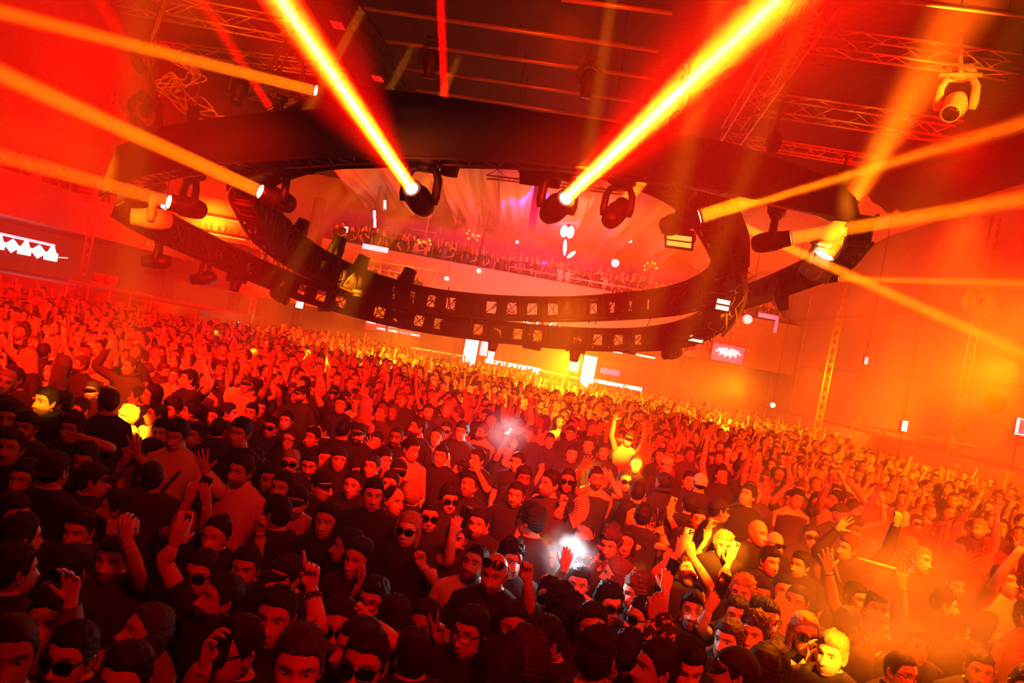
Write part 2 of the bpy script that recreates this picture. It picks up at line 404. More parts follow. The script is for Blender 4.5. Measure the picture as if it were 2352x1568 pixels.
M_lens = {}
def lens_mat(col, strength):
    k = (tuple(col), strength)
    if k not in M_lens: M_lens[k] = mat('lens_%d' % len(M_lens), (.1, .1, .1), .2, emit=col, estr=strength)
    return M_lens[k]
M_glass = mat('dark_lens_glass', (.02, .02, .03), .08)
def moving_head(lens, to, label, beam=None, scale=1.0, up=(0, 0, 1), body=None, r0=None, group='moving head lights on the ring'):
    """lens: where the lens front is; to: what it points at; beam: dict(color, power, r1, length) or None."""
    lens = np.asarray(lens, float); d = unit(np.asarray(to, float) - lens); s = scale; up = unit(up); body = body or M_dark
    c = lens - d * .30 * s; piv = c
    side = np.cross(d, up); side = unit(side if np.linalg.norm(side) > .15 else [1, .2, 0])
    upp = unit(up - side * np.dot(up, side)); fw = np.cross(upp, side)
    base = piv + upp * .52 * s
    e = empty('moving_head_light', base + upp * .08 * s, label, 'stage light', group)
    R = np.stack([side, fw, upp], 1)
    b = MB(); b.rbox(base, (.40 * s, .30 * s, .13 * s), .03 * s, R); b.rbox(base - upp * .1 * s, (.2 * s, .2 * s, .08 * s), .02 * s, R)
    for k in (-1, 1): b.rbox(base + side * k * .17 * s + upp * .07 * s, (.05 * s, .2 * s, .05 * s), .01 * s, R)
    b.build('base', body, e)
    y = MB()
    for k in (-1, 1):
        y.tube(piv + np.array([side * k * .06 * s + upp * .42 * s, side * k * .17 * s + upp * .40 * s, side * k * .23 * s + upp * .28 * s, side * k * .235 * s + upp * .05 * s, side * k * .225 * s - upp * .05 * s]),
               np.array([.05, .055, .06, .065, .05]) * s, 8)
    y.build('yoke', body, e)
    h = MB(); hr = .165 * s
    h.lathe([(-.32 * s, .01), (-.315 * s, .08 * s), (-.27 * s, .135 * s), (-.16 * s, hr), (.06 * s, hr), (.10 * s, hr * .93), (.22 * s, hr * .82), (.295 * s, hr * .80), (.30 * s, hr * .72), (.285 * s, hr * .70), (.28 * s, .005)], c, d, 20)
    for k in range(5): h.lathe([(-.1 * s + k * .04 * s, hr), (-.09 * s + k * .04 * s, hr * 1.05), (-.075 * s + k * .04 * s, hr)], c, d, 20)
    hd = h.build('head', body, e)
    lr = r0 or hr * .68
    l = MB().lathe([(-.012 * s, lr), (0, lr * .92), (.008 * s, lr * .6), (.01 * s, 0)], lens, d, 24)
    l.build('lens', lens_mat(beam['lens'], beam['ls']) if beam else M_glass, hd)
    if beam:
        L = beam['length']; r1 = beam['r1']; p0 = lens + d * .03
        prof = [(0, .001), (0, lr), (L, r1), (L, .001)]
        bm = MB().lathe(prof, p0, d, 28).build('light_beam', vol_mat('beam_haze_%.3f' % beam['dens'], beam['dens']), e)
        tag(bm, 'hazy shaft of light')
        light('beam_lamp', 'AREA', p0 - d * .002 + d * .01, beam['power'], beam['color'], to=p0 + d * 5, size=lr * 1.9, spread=beam.get('spread', 2 * math.atan((r1 - lr) / L) + .004), parent=e)
        if 'core' in beam:
            light('beam_lamp', 'AREA', p0 + d * .012, beam['core'], (1, .62, .28), to=p0 + d * 5, size=lr * 1.0, spread=.012, parent=e)  # extra whiter lamp, added for the bright core of the beam
            light('beam_lamp', 'AREA', p0 + d * .014, beam['halo'], RED, to=p0 + d * 5, size=lr * 2, spread=.42, parent=e)  # extra red lamp, added to imitate the glow around the beam
    return e
def strobe(c, n, label, size=(.5, .2), s=1.0, lit=None, group='strobe lights on the ring'):
    c = np.asarray(c, float); F = frame(n); e = empty('strobe_light', c, label, 'stage light', group)
    R = np.stack([F[:, 0], F[:, 2], F[:, 1]], 1)                      # x along, y across, z out of the face
    w, h = size
    b = MB(); b.rbox(c - F[:, 1] * .07, (w, h, .14), .02, R)
    for k in (-1, 1):
        b.rbox(c + F[:, 2] * k * h * .5, (w * 1.04, .02, .05), .005, R); b.rbox(c + F[:, 0] * k * w * .5, (.02, h * 1.04, .05), .005, R)
    b.build('housing', M_dark, e)
    for k in (-1, 1):
        MB().rbox(c + F[:, 2] * k * h * .22 + F[:, 1] * .006, (w * .9, h * .3, .02), .004, R).build('tube', lit or M_glass, e)
    MB().tube(c + np.array([F[:, 0] * -w * .55, F[:, 0] * -w * .55 + [0, 0, .22], F[:, 0] * w * .55 + [0, 0, .22], F[:, 0] * w * .55]), .014, 6).build('bracket', M_dark, e)
    return e

# ------------------------------------------------------------------ the flown ring
SK_TOP = [(272, 337, 16), (364, 296, 14.4), (439, 281, 12.9), (504, 272, 11.9), (627, 259, 10.9), (722, 254, 10.5), (814, 253, 10.2), (933, 250, 9.9), (1015, 250, 9.75), (1083, 250, 9.65), (1138, 253, 9.6), (1250, 262, 9.5), (1325, 272, 9.5),
          (1450, 293, 9.6), (1580, 315, 9.8), (1688, 334, 10.3), (1770, 361, 10.8), (1858, 392, 11.5), (1915, 416, 12.2), (1962, 455, 13.4)]
SK_BOT = [(228, 448, 16.6), (272, 422, 16), (340, 398, 14.8), (494, 376, 11.9), (681, 361, 10.6), (800, 356, 10.2), (940, 358, 9.9), (1086, 364, 9.65), (1200, 371, 9.5), (1290, 378, 9.5), (1430, 395, 9.6), (1580, 417, 9.8), (1644, 429, 10.1),
          (1722, 450, 10.6), (1800, 468, 11.2), (1880, 484, 12), (1940, 500, 12.8), (1976, 515, 13.6)]
UP = [(545, 388, 12.4), (554, 450, 13.3), (600, 525, 15.3), (690, 592, 18), (800, 642, 20), (950, 684, 21.5), (1100, 704, 22), (1250, 711, 22), (1400, 708, 21.5), (1550, 695, 20), (1640, 668, 18), (1690, 620, 16), (1682, 540, 14), (1610, 432, 12.2), (1450, 355, 11), (1250, 322, 10.6), (1050, 312, 10.5), (850, 310, 10.6), (680, 325, 11.2)]
LO = [(262, 462, 16.4), (330, 505, 17.6), (430, 553, 19.5), (560, 612, 21.5), (720, 674, 23), (900, 724, 23.6), (1050, 750, 23.7), (1200, 768, 23.5), (1350, 780, 23), (1500, 780, 22.2), (1600, 764, 20.5), (1680, 716, 18.5), (1708, 645, 16.5), (1696, 565, 14.8)]
RO = [(1958, 520, 13.6), (1900, 592, 16), (1800, 640, 19), (1720, 672, 21.5), (1640, 700, 23.2)]
def path3(L, n, closed=False): return spline([P(*q) for q in L], n, closed)
def skirt_mesh(T, B, n, th=.03):
    t = resample(path3(T, 200), n); b = resample(path3(B, 200), n)
    out = np.cross(np.gradient(t, axis=0), t - b); out /= np.linalg.norm(out, axis=1, keepdims=True)
    V = np.stack([t, b, b + out * th, t + out * th], 1).reshape(-1, 3)
    m = MB(); m.add(V, grid_q(n, 4)); m.add(V[:4], [[0, 1, 2, 3]]); m.add(V[-4:], [[3, 2, 1, 0]])
    return m, t, b
def band(pts, h, name, parent, win=.42, seg=.62, radial=None, cross=True):
    """a ring of truss with black panels between X-braced openings, height h, along pts; returns panel and lattice meshes."""
    L = np.sum(np.linalg.norm(np.diff(pts, axis=0), axis=1)); n = int(L / seg); p = resample(pts, n * 4 + 1)
    up = np.array([0, 0, 1.0]); tg = np.gradient(p, axis=0); tg /= np.linalg.norm(tg, axis=1, keepdims=True)
    out = np.cross(tg, up); out /= np.linalg.norm(out, axis=1, keepdims=True)
    rails = MB()
    for z in (-h / 2, h / 2):
        for o in (0, .38): rails.tube(p + up * z + out * o, .036, 6)
    rails.build('rail', M_blk, parent)
    pm = MB(); lat = MB()
    for k in range(n):
        a, b, c, d = p[4 * k], p[4 * k + 1], p[4 * k + 3], p[4 * k + 4]
        if k % 5 == 4 and cross: b = c = (b + c) / 2
        for q, r in ((a, b), (c, d)):
            m_ = (q + r) / 2; R = frame(r - q)
            pm.box(m_ + out[4 * k] * .19, (.02 + .3, np.linalg.norm(r - q) * 1.02, h * .94), R)
        for z in (-h * .36, h * .36):
            m_ = (a + d) / 2; pm.box(m_ + up * z + out[4 * k] * .19, (.3, np.linalg.norm(d - a), h * .2), frame(d - a))
        if np.linalg.norm(c - b) > .05:
            j = out[4 * k] * .36
            if k % 2: lat.bar(b - up * h * .28 + j, c + up * h * .28 + j, .014, 4); lat.bar(b + up * h * .28 + j, c - up * h * .28 + j, .014, 4)
            else: lat.bar(b - up * h * .28 + j, c + up * h * .28 + j, .014, 4)
    pm.build('panel_band', M_blk, parent); lat.build('lattice', M_steel, parent)
    return p, out
ring_o = empty('ring_truss', P(1100, 520, 16), 'big black lighting ring flown over the crowd, outer hoop with a wide plain skirt', 'lighting ring', 'flown lighting rings')
sk, skt, skb = skirt_mesh(SK_TOP, SK_BOT, 90)
sk.build('skirt', M_skirt, ring_o)
m = MB(); m.tube(skb + [0, 0, -.01], .03, 6); m.tube(skt, .02, 6)
m.build('hem', M_blk, ring_o)
# truss carrying the skirt, just inside it
inn = np.cross(np.gradient(skb, axis=0), [0, 0, 1.0]); inn /= np.linalg.norm(inn, axis=1, keepdims=True)
if np.dot(inn[45], [0, 1, 0]) < 0: inn = -inn
m = MB()
for z, o in ((.04, .12), (.04, .5), (.4, .12), (.4, .5)): m.tube(skb + inn * o + [0, 0, z], .03, 6)
for k in range(0, 89, 1):
    a, b = skb[k] + [0, 0, .04], skb[k + 1] + [0, 0, .04]
    m.bar(a + inn[k] * (.12 if k % 2 else .5), b + inn[k + 1] * (.5 if k % 2 else .12), .014, 4)
m.build('carrier_truss', M_steel, ring_o)
pl, ol = band(resample(path3(LO, 160), 160), .62, 'far', ring_o)
pr, orr = band(resample(path3(RO, 80), 80), .5, 'right', ring_o)
ring_i = empty('ring_truss', P(1150, 520, 16), 'inner black truss hoop of the ring, dipping lower towards the back', 'lighting ring', 'flown lighting rings')
pu, ou = band(path3(UP, 240, True), .66, 'inner', ring_i, seg=.6)
SI_TOP = [(519, 392, 12.4), (560, 330, 12.2), (640, 262, 11.9), (722, 222, 11.5), (814, 203, 11.2), (933, 212, 10.9), (1050, 228, 10.7), (1250, 262, 10.6), (1450, 330, 11), (1600, 385, 12.1), (1672, 440, 13.2), (1712, 520, 14.6), (1720, 560, 15.4)]
SI_BOT = [(521, 440, 12.6), (560, 395, 12.3), (640, 345, 11.9), (722, 335, 11.5), (814, 325, 11.2), (933, 320, 10.9), (1050, 325, 10.7), (1250, 335, 10.6), (1450, 372, 11), (1590, 455, 12.2), (1640, 528, 13.3), (1690, 590, 14.8), (1718, 614, 15.6)]
si, _, sib = skirt_mesh(SI_TOP, SI_BOT, 70)
si.build('skirt', M_skirt, ring_i)
# the woven edging that runs round the far right curve
fr = resample(path3([(1694, 610, 15.8), (1712, 650, 16.6), (1710, 690, 17.2), (1690, 730, 18.2), (1660, 765, 19.3)], 60), 46); m = MB()
for k in range(45):
    m.box((fr[k] + fr[k + 1]) / 2, (.05, .09, .2), frame(fr[k + 1] - fr[k]))
m.tube(fr, .05, 6); m.build('edging', M_gold, ring_i)
# loose cabling along both hoops
def cabling(pts, n, parent, amp=.22, seed=1):
    r = np.random.default_rng(seed); m = MB()
    for _ in range(n):
        k = r.integers(0, len(pts) - 6); L = r.integers(2, 6)
        q = pts[k:k + L + 1] + r.normal(0, amp, (L + 1, 3)) * [.5, .5, .9]
        m.tube(spline(q, 4 * L), r.uniform(.008, .018), 4)
    m.build('cabling', M_gold if seed % 2 else M_cable, parent)
cabling(pl + ol * .1, 90, ring_o, seed=1); cabling(pl[110:] + ol[110:] * .1, 60, ring_o, .25, seed=3); cabling(pu + ou * .2, 110, ring_i, seed=2); cabling(pu[60:150], 40, ring_i, seed=5)

# ------------------------------------------------------------------ stage lights with beams
def beam(a, b, r1, power, color=(1, .13, .001), L=None, dens=.12, lens=(1, .62, .30), ls=4.5, spread=None, **k):
    d = dict(color=color, power=power, r1=r1, length=L or float(np.linalg.norm(np.asarray(a) - np.asarray(b))), dens=dens, lens=lens, ls=ls)
    if spread: d['spread'] = spread
    d.update(k)
    return d
def mh(x, y, Y, x2, y2, Y2, label, r1=None, power=0, scale=1.0, ext=1.0, body=None, up=(0, 0, 1), r0=None, **k):
    a, b = P(x, y, Y), P(x2, y2, Y2); b = a + (b - a) * ext
    return moving_head(a, b, label, beam(a, b, r1, power, **k) if power else None, scale, up=up, body=body, r0=r0)
TILT = (-.12, 0, 1)
mh(945, 432, 10.0, 590, -80, 6.4, 'black moving head under the ring shooting the brightest white-gold beam up to the left', .25, 170, ext=1.5, scale=1.0, r0=.085, core=22, halo=500, ls=7, dens=.12, color=(1, .17, .003))
mh(1300, 455, 9.9, 1850, -60, 6.0, 'black moving head under the ring shooting a wide white-gold beam up to the right', .38, 300, ext=1.5, scale=1.0, r0=.085, core=34, halo=800, ls=7, dens=.12, color=(1, .17, .003))
mh(597, 439, 12.0, -20, 160, 9.5, 'black moving head at the left inner bend, orange beam out to the left', .2, 38, ext=1.4, scale=1.0)
mh(725, 209, 11.8, -20, 22, 9.5, 'lamp standing above the skirt with an orange beam out to the left', .16, 26, ext=1.4, scale=.8)
mh(387, 463, 15.2, -20, 352, 13.0, 'black moving head hanging at the left end of the ring, beam towards the left gallery', .2, 24, ext=1.6, scale=1.25)
mh(1432, 468, 10.6, 1680, 160, 13.5, 'black moving head whose orange beam passes up behind the skirt', .16, 30, ext=1.8, scale=.85)
mh(1607, 497, 11.0, 2400, 255, 9.6, 'black moving head with a thick orange beam crossing to the right wall', .3, 80, ext=1.4, scale=.95)
mh(1815, 547, 13.2, 2420, 445, 12.0, 'moving head hanging under the right end of the ring, beam level to the right', .26, 45, ext=1.5, scale=1.05)
mh(1024, 300, 12.2, 1012, -30, 13.2, 'lamp hidden behind the skirt sending a straight red shaft to the ceiling', .11, 40, ext=1.1, scale=.6, color=RED, lens=(1, .1, .05), ls=4)
mh(622, 250, 16.5, 445, -30, 15.5, 'lamp behind the left skirt sending a dim red shaft up', .3, 25, ext=1.2, scale=.8, color=RED, lens=(1, .1, .05), ls=3)
mh(300, 120, 17.5, 205, -40, 17.0, 'lamp among the left cables sending a dim red shaft up', .3, 14, ext=1.2, scale=.8, color=RED, lens=(1, .1, .05), ls=3)
mh(1893, 585, 15.0, 2260, -40, 12.5, 'pale moving head at the right end of the ring flooding a broad orange shaft upwards', 1.05, 420, ext=1.2, scale=.9, body=M_gold, r0=.2, dens=.06, color=(1, .13, .002))
mh(1700, 518, 15.4, 2400, 835, 13.0, 'lamp at the right inner bend with a long beam sloping down right', .3, 45, ext=1.8, scale=.8)
mh(1930, 604, 16.0, 2420, 568, 15.0, 'small lamp at the right end with a thin level beam', .2, 16, ext=1.5, scale=.6)
mh(1925, 640, 16.4, 2420, 652, 15.0, 'small lamp at the right end with the lower thin level beam', .22, 14, ext=1.5, scale=.6)
mh(300, 497, 16.4, 40, 470, 15.6, 'pale moving head lit yellow at the left end of the ring', None, 0, scale=1.35, body=M_gold)

# ------------------------------------------------------------------ people
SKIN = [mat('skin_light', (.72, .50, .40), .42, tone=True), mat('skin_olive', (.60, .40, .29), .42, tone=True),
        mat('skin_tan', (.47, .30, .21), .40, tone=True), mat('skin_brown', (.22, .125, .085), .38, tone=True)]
def hair_mat(name, col):
    m = mat(name, col, .62, spec=.25); nt = m.node_tree; N = nt.nodes.new; L = nt.links.new; b = nt.nodes['Principled BSDF']
    tc = N('ShaderNodeTexCoord'); mp = N('ShaderNodeMapping'); mp.inputs['Scale'].default_value = (260, 260, 60)
    nz = N('ShaderNodeTexNoise'); nz.inputs['Scale'].default_value = 1; nz.inputs['Detail'].default_value = 2
    L(tc.outputs['Object'], mp.inputs['Vector']); L(mp.outputs[0], nz.inputs['Vector'])
    bp = N('ShaderNodeBump'); bp.inputs['Strength'].default_value = .7; bp.inputs['Distance'].default_value = .004; L(nz.outputs['Fac'], bp.inputs['Height']); L(bp.outputs[0], b.inputs['Normal'])
    cr = N('ShaderNodeValToRGB'); cr.color_ramp.elements[0].position = .35; cr.color_ramp.elements[1].position = .7
    cr.color_ramp.elements[0].color = (col[0] * .45, col[1] * .45, col[2] * .45, 1); cr.color_ramp.elements[1].color = (col[0] * 1.5, col[1] * 1.5, col[2] * 1.5, 1)
    L(nz.outputs['Fac'], cr.inputs['Fac']); L(cr.outputs['Color'], b.inputs['Base Color'])
    return m
HAIRM = {'k': hair_mat('hair_black', (.020, .016, .014)), 'b': hair_mat('hair_brown', (.06, .036, .024)),
         'l': hair_mat('hair_blond', (.40, .27, .13)), 'g': hair_mat('hair_grey', (.32, .30, .29)), 'r': hair_mat('hair_auburn', (.14, .055, .03))}
CLOTH = {'black': mat('black_cotton', (.018, .018, .02), .85), 'white': mat('white_cotton', (.78, .76, .74), .85), 'grey': mat('grey_cotton', (.25, .25, .26), .85),
         'dark': mat('dark_cotton', (.045, .04, .05), .85), 'navy': mat('navy_cotton', (.03, .035, .07), .85), 'beige': mat('beige_cotton', (.5, .42, .34), .85),
         'floral': mat('floral_print', (.05, .04, .06), .8, noise=(.75, .6, .55), nscale=34), 'jeans': mat('dark_denim', (.035, .04, .06), .85)}
_fl = CLOTH['floral'].node_tree
for n_ in _fl.nodes:
    if n_.type == 'MIX':
        _cr = _fl.nodes.new('ShaderNodeMath'); _cr.operation = 'GREATER_THAN'; _cr.inputs[1].default_value = .56
        _nz = [q for q in _fl.nodes if q.type == 'TEX_NOISE'][0]; _fl.links.new(_nz.outputs['Fac'], _cr.inputs[0]); _fl.links.new(_cr.outputs[0], n_.inputs['Factor'])
M_shade = mat('sunglass_black', (.008, .008, .01), .12, spec=.7)

def sst(x): x = np.clip(x, 0, 1); return x * x * (3 - 2 * x)
def _ell(d, c, r):
    c = np.array(c); r = np.array(r); A = ((d / r) ** 2).sum(1); B = (d * c / r ** 2).sum(1); C = ((c / r) ** 2).sum() - 1
    return (B + np.sqrt(np.maximum(B * B - A * C, 0))) / A
def head_dirs(nt, nr):
    s = np.linspace(-1, 1, nt, endpoint=False); th = np.pi * (.5 * s + .5 * s ** 3)
    u = np.linspace(0, 1, nr); w = np.where(u < .5, u, u); ph = np.pi * (w + .07 * np.sin(2 * np.pi * w) * 1.0)
    PH, TH = np.meshgrid(ph, th, indexing='ij')
    return np.stack([np.sin(PH) * np.sin(TH), -np.sin(PH) * np.cos(TH), np.cos(PH)], -1).reshape(-1, 3)
def g2(a, b, sa, sb): return np.exp(-(a / sa) ** 2 / 2 - (b / sb) ** 2 / 2)
def head_base(d, fem=False):
    jw = .053 if fem else .059
    t1 = _ell(d, (0, .014, .020), (.076, .098, .099)); t2 = _ell(d, (0, -.022, -.046), (jw, .071, .074))
    k = 130; t = np.log(np.exp(k * t1) + np.exp(k * t2)) / k
    return d * t[:, None]
def head_surface(d, fem=False):
    p = head_base(d, fem); x, z = p[:, 0].copy(), p[:, 2].copy(); ax = np.abs(x); f = sst((-d[:, 1]) / .35)
    tip = np.clip((.020 - z) / .050, 0, 1); nz = np.where(z > .022, 0, .003 + .021 * tip ** 1.3) * sst((z + .047) / .010) * sst((.03 - z) / .015)
    sg = .0065 + .0065 * tip ** 2
    y = -nz * np.exp(-x ** 2 / (2 * sg ** 2)) * (.88 if fem else 1)
    y += .012 * g2(ax - .032, z - .009, .014, .0095)
    y -= .0055 * g2(ax - .028, z - .030, .020, .0065) * (.6 if fem else 1)
    y -= .004 * g2(ax - .046, z + .022, .016, .014)
    y -= .0045 * np.exp(-x ** 2 / (2 * .017 ** 2)) * (np.exp(-((z + .061) / .005) ** 2 / 2) + 1.1 * np.exp(-((z + .075) / .0055) ** 2 / 2))
    y += .003 * np.exp(-x ** 2 / (2 * .02 ** 2)) * np.exp(-((z + .068) / .0025) ** 2 / 2)
    y -= .007 * g2(x, z + .104, .017, .011)
    y += .004 * g2(x, z + .088, .022, .006)
    p[:, 1] += y * f
    return p
_HEAD = {}
def head_mesh(lod, beard=0, fem=False, mouth=0):
    key = (lod, beard, fem, mouth)
    if key in _HEAD: return _HEAD[key]
    nt, nr = [(20, 18), (34, 30), (60, 56)][lod]
    d = head_dirs(nt, nr); p = head_surface(d, fem); mb = MB(); x, y, z = p.T; ax = np.abs(x); fr = d[:, 1] < -.1
    tone = np.ones((len(p), 3))
    brow = g2(ax - .031, z - .031 + .10 * (ax - .031) ** 2 / .02, .013, .0042) * fr
    tone *= (1 - .86 * np.clip(brow * 1.5, 0, 1) * (.8 if fem else 1))[:, None]
    lip = np.exp(-(x / .02) ** 4) * np.exp(-((z + .068) / .0105) ** 4) * fr
    tone *= 1 - lip[:, None] * np.array([.25, .5, .45]); tone *= (1 - .75 * np.exp(-(x / .017) ** 4) * np.exp(-((z + .068) / .0028) ** 2) * fr)[:, None]
    sock = g2(ax - .032, z - .009, .013, .007) * fr; tone *= (1 - .35 * sock)[:, None]  # shade of the eye sockets put into the skin colour
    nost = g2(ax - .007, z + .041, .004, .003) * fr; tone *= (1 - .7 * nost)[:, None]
    if beard:
        area = sst((-.034 - z - .35 * np.clip(ax - .03, 0, 1)) / .012) * sst((.055 - d[:, 1] * .0 - np.clip(y - .01, 0, 1)) / .03) * (1 - lip * .9)
        area *= 1 - g2(x, z + .028, .02, .010)
        if beard == 3: area = np.exp(-(x / .026) ** 4) * np.exp(-((z + .053) / .006) ** 4) * fr
        tone *= (1 - (.68, .92, .92)[beard - 1] * np.clip(area, 0, 1))[:, None]
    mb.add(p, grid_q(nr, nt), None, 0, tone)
    for k in (-1, 1):                                                     # eyes and ears belong to the same skin mesh
        if lod:
            n1, n2 = (8, 6) if lod == 1 else (12, 9)
            e = np.array([[np.sin(b) * np.sin(a), -np.cos(b), np.sin(b) * np.cos(a)] for b in np.linspace(.02, 1.9, n2) for a in np.linspace(0, 2 * np.pi, n1, endpoint=False)])
            ty = head_surface(unit(np.array([[k * .032, -.085, .009]])[0])[None], fem)[0, 1]
            t = np.where((e[:, 1] < -.86)[:, None], np.array([.04, .03, .03]), np.array([1.1, 1.35, 1.5])); t = np.where((e[:, 2] > .55)[:, None], np.array([.75, .72, .7]), t)
            mb.add(e * [.0135, .011, .0088] + [k * .032, ty + .0065, .009], grid_q(n2, n1), None, 0, t)
        n1, n2 = [(6, 5), (9, 7), (14, 10)][lod]
        e = np.array([[np.sin(b) * np.cos(a), np.sin(b) * np.sin(a), np.cos(b)] for b in np.linspace(.05, 3.09, n2) for a in np.linspace(0, 2 * np.pi, n1, endpoint=False)])
        q = e * [.009, .019, .032]; q[:, 1] += .006 * (q[:, 2] / .03); q[:, 0] = q[:, 0] * k + k * (.0735 + .35 * np.clip(q[:, 1], -.01, .03)); q += [0, .014, -.006]
        inner = (np.hypot(e[:, 1] * .9, e[:, 2]) < .55) & (e[:, 0] > 0)
        q[inner, 0] -= k * .006
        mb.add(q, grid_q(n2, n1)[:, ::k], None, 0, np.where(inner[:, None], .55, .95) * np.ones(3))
    _HEAD[key] = mb.arrays() + (np.concatenate(mb.tone),)
    return _HEAD[key]
_HAIR = {}
def hairline(th, style):                                                  # th: angle from the face, degrees
    if style == 'bun' or style == 'long': return np.interp(th, [0, 28, 48, 64, 80, 96, 125, 180], [.078, .070, .060, .040, .022, -.02, -.07, -.10])
    if style == 'receding': return np.interp(th, [0, 30, 45, 60, 80, 100, 125, 180], [.105, .112, .10, .05, .02, -.012, -.045, -.075])
    return np.interp(th, [0, 35, 52, 66, 80, 100, 125, 180], [.066, .064, .055, .022, -.018, .004, -.045, -.075])
def hair_arr(style, lod, seed=0):
    key = (style, lod, seed % 3)
    if key in _HAIR: return _HAIR[key]
    r = np.random.default_rng(seed % 3 + 5); nt, nr = [(20, 16), (34, 28), (60, 50)][lod]
    d = head_dirs(nt, nr); p = head_base(d); th = np.degrees(np.arctan2(np.abs(d[:, 0]), -d[:, 1])); z = p[:, 2]
    m = sst((z - hairline(th, style) + .004) / .016); top = sst((z - .045) / .05); fr = sst((60 - th) / 50)
    off = dict(buzz=.0035 + 0 * top, short=.0045 + .010 * top, quiff=.005 + .016 * top + .022 * top * fr, fringe=.009 + .010 * top + .010 * fr, curly=.012 + .016 * top, afro=.03 + .03 * top,
               long=.011 + .008 * top, bun=.007 + .003 * top, receding=.0045 + .001 * top, flat=.0045 + .017 * sst((z - .055) / .03), mullet=.010 + .013 * top)[style]
    big = .010 if style in ('curly', 'afro', 'mullet') else .0035 if style in ('short', 'quiff', 'fringe', 'flat') else .0015
    kx = 60 if style in ('curly', 'afro', 'mullet') else 45
    w = sum(np.sin(p @ (r.normal(0, 1, 3) * kx * (1 + .5 * i)) + r.uniform(0, 6)) for i in range(5)) / 2.2
    fine = sum(np.sin(p @ (unit(r.normal(0, 1, 3)) * 330) + r.uniform(0, 6)) for i in range(4)) / 2
    off = np.maximum(off + big * w + (.0022 if lod == 2 and style != 'buzz' else 0) * fine * (1 + top), .002)
    q = p + d * (m * off - (1 - m) * .006)[:, None]
    if style == 'quiff': q[:, 1] -= .012 * top * fr * m
    if style == 'fringe': q[:, 2] -= .022 * fr * sst((.09 - z) / .04) * m; q[:, 1] -= .006 * fr * m
    Q = grid_q(nr, nt); Q = Q[(m[Q] > .02).any(1)]
    mb = MB().add(q, Q)
    if style in ('long', 'mullet'):
        n1, n2 = [(7, 5), (11, 8), (21, 14)][lod]; a = np.radians(np.linspace(-112, 112, n1)) + np.pi; L = .33 if style == 'long' else .12
        rows = []
        for t in np.linspace(0, 1, n2):
            rr = np.array([.094 - .004 * t, .108 - .025 * t]); zz = .02 - t * (L + .02)
            w = .006 * np.sin(a * 9 + 3 * t + seed)
            rows.append(np.stack([np.sin(a) * (rr[0] + w), -np.cos(a) * (rr[1] + w) + .01 + .01 * t, np.full(n1, zz)], 1))
        O = np.concatenate(rows); I = O * [.82, .82, 1]; Qs = grid_q(n2, n1, False); N = len(O)
        mb.add(np.concatenate([O, I]), np.concatenate([Qs, Qs[:, ::-1] + N]))
        b = np.arange(n1 - 1) + (n2 - 1) * n1; mb.add(np.concatenate([O, I]), np.stack([b, b + 1, b + 1 + N, b + N], 1))
        for c in (0, n1 - 1):
            v = np.arange(n2 - 1) * n1 + c; mb.add(np.concatenate([O, I]), np.stack([v, v + n1, v + n1 + N, v + N], 1))
    if style == 'bun':
        e = head_dirs(16, 12) * .036; mb.add(e + [0, .075, .095], grid_q(12, 16))
    _HAIR[key] = mb.arrays()
    return _HAIR[key]
def cap_arr(kind, lod):
    key = ('cap', kind, lod)
    if key in _HAIR: return _HAIR[key]
    nt, nr = [(20, 14), (30, 22), (44, 34)][lod]; d = head_dirs(nt, nr); p = head_base(d); z = p[:, 2]; yy = p[:, 1]
    line = .040 - .28 * (yy + .02) * (1 if kind != 'hood' else 1.0)
    if kind == 'beanie': line = .034 - .15 * yy
    if kind == 'hood':
        th = np.degrees(np.arctan2(np.abs(d[:, 0]), -d[:, 1])); line = np.interp(th, [0, 40, 65, 80, 180], [.085, .075, .0, -.10, -.12])
    m = sst((z - line + .002) / .007); off = dict(cap=.014, capback=.014, beanie=.018, hood=.026)[kind]
    q = p + d * (m * off - (1 - m) * .004)[:, None]
    if kind != 'hood': q[:, 2] = np.where(z > .09, q[:, 2] - .002, q[:, 2])
    Q = grid_q(nr, nt); Q = Q[(m[Q] > .03).any(1)]
    c = MB().add(q, Q); br = None
    if kind in ('cap', 'capback'):
        n = 13; a = np.linspace(-1.15, 1.15, n); br = MB(); rows = []
        for t in (0, .5, .85, 1.0):
            k = .088 + .072 * t * np.cos(a * .9) ** .8
            rows.append(np.stack([np.sin(a) * (.078 + .004 * t), -np.cos(a) * k - .0, .048 - .010 * t - .16 * (np.sin(a) * .078) ** 2 / .08], 1))
        O = np.concatenate(rows); Qs = grid_q(4, n, False); N = len(O); I = O - [0, 0, .005]
        e = np.arange(n - 1) + 3 * n
        br.add(np.concatenate([O, I]), np.concatenate([Qs[:, ::-1], Qs + N, np.stack([e, e + 1, e + 1 + N, e + N], 1)]))
        br = br.arrays()
        if kind == 'capback': br = (br[0] * [1, -1, 1] + [0, .026, -.030], br[1][:, ::-1], br[2])
    _HAIR[key] = c.arrays(), br
    return _HAIR[key]
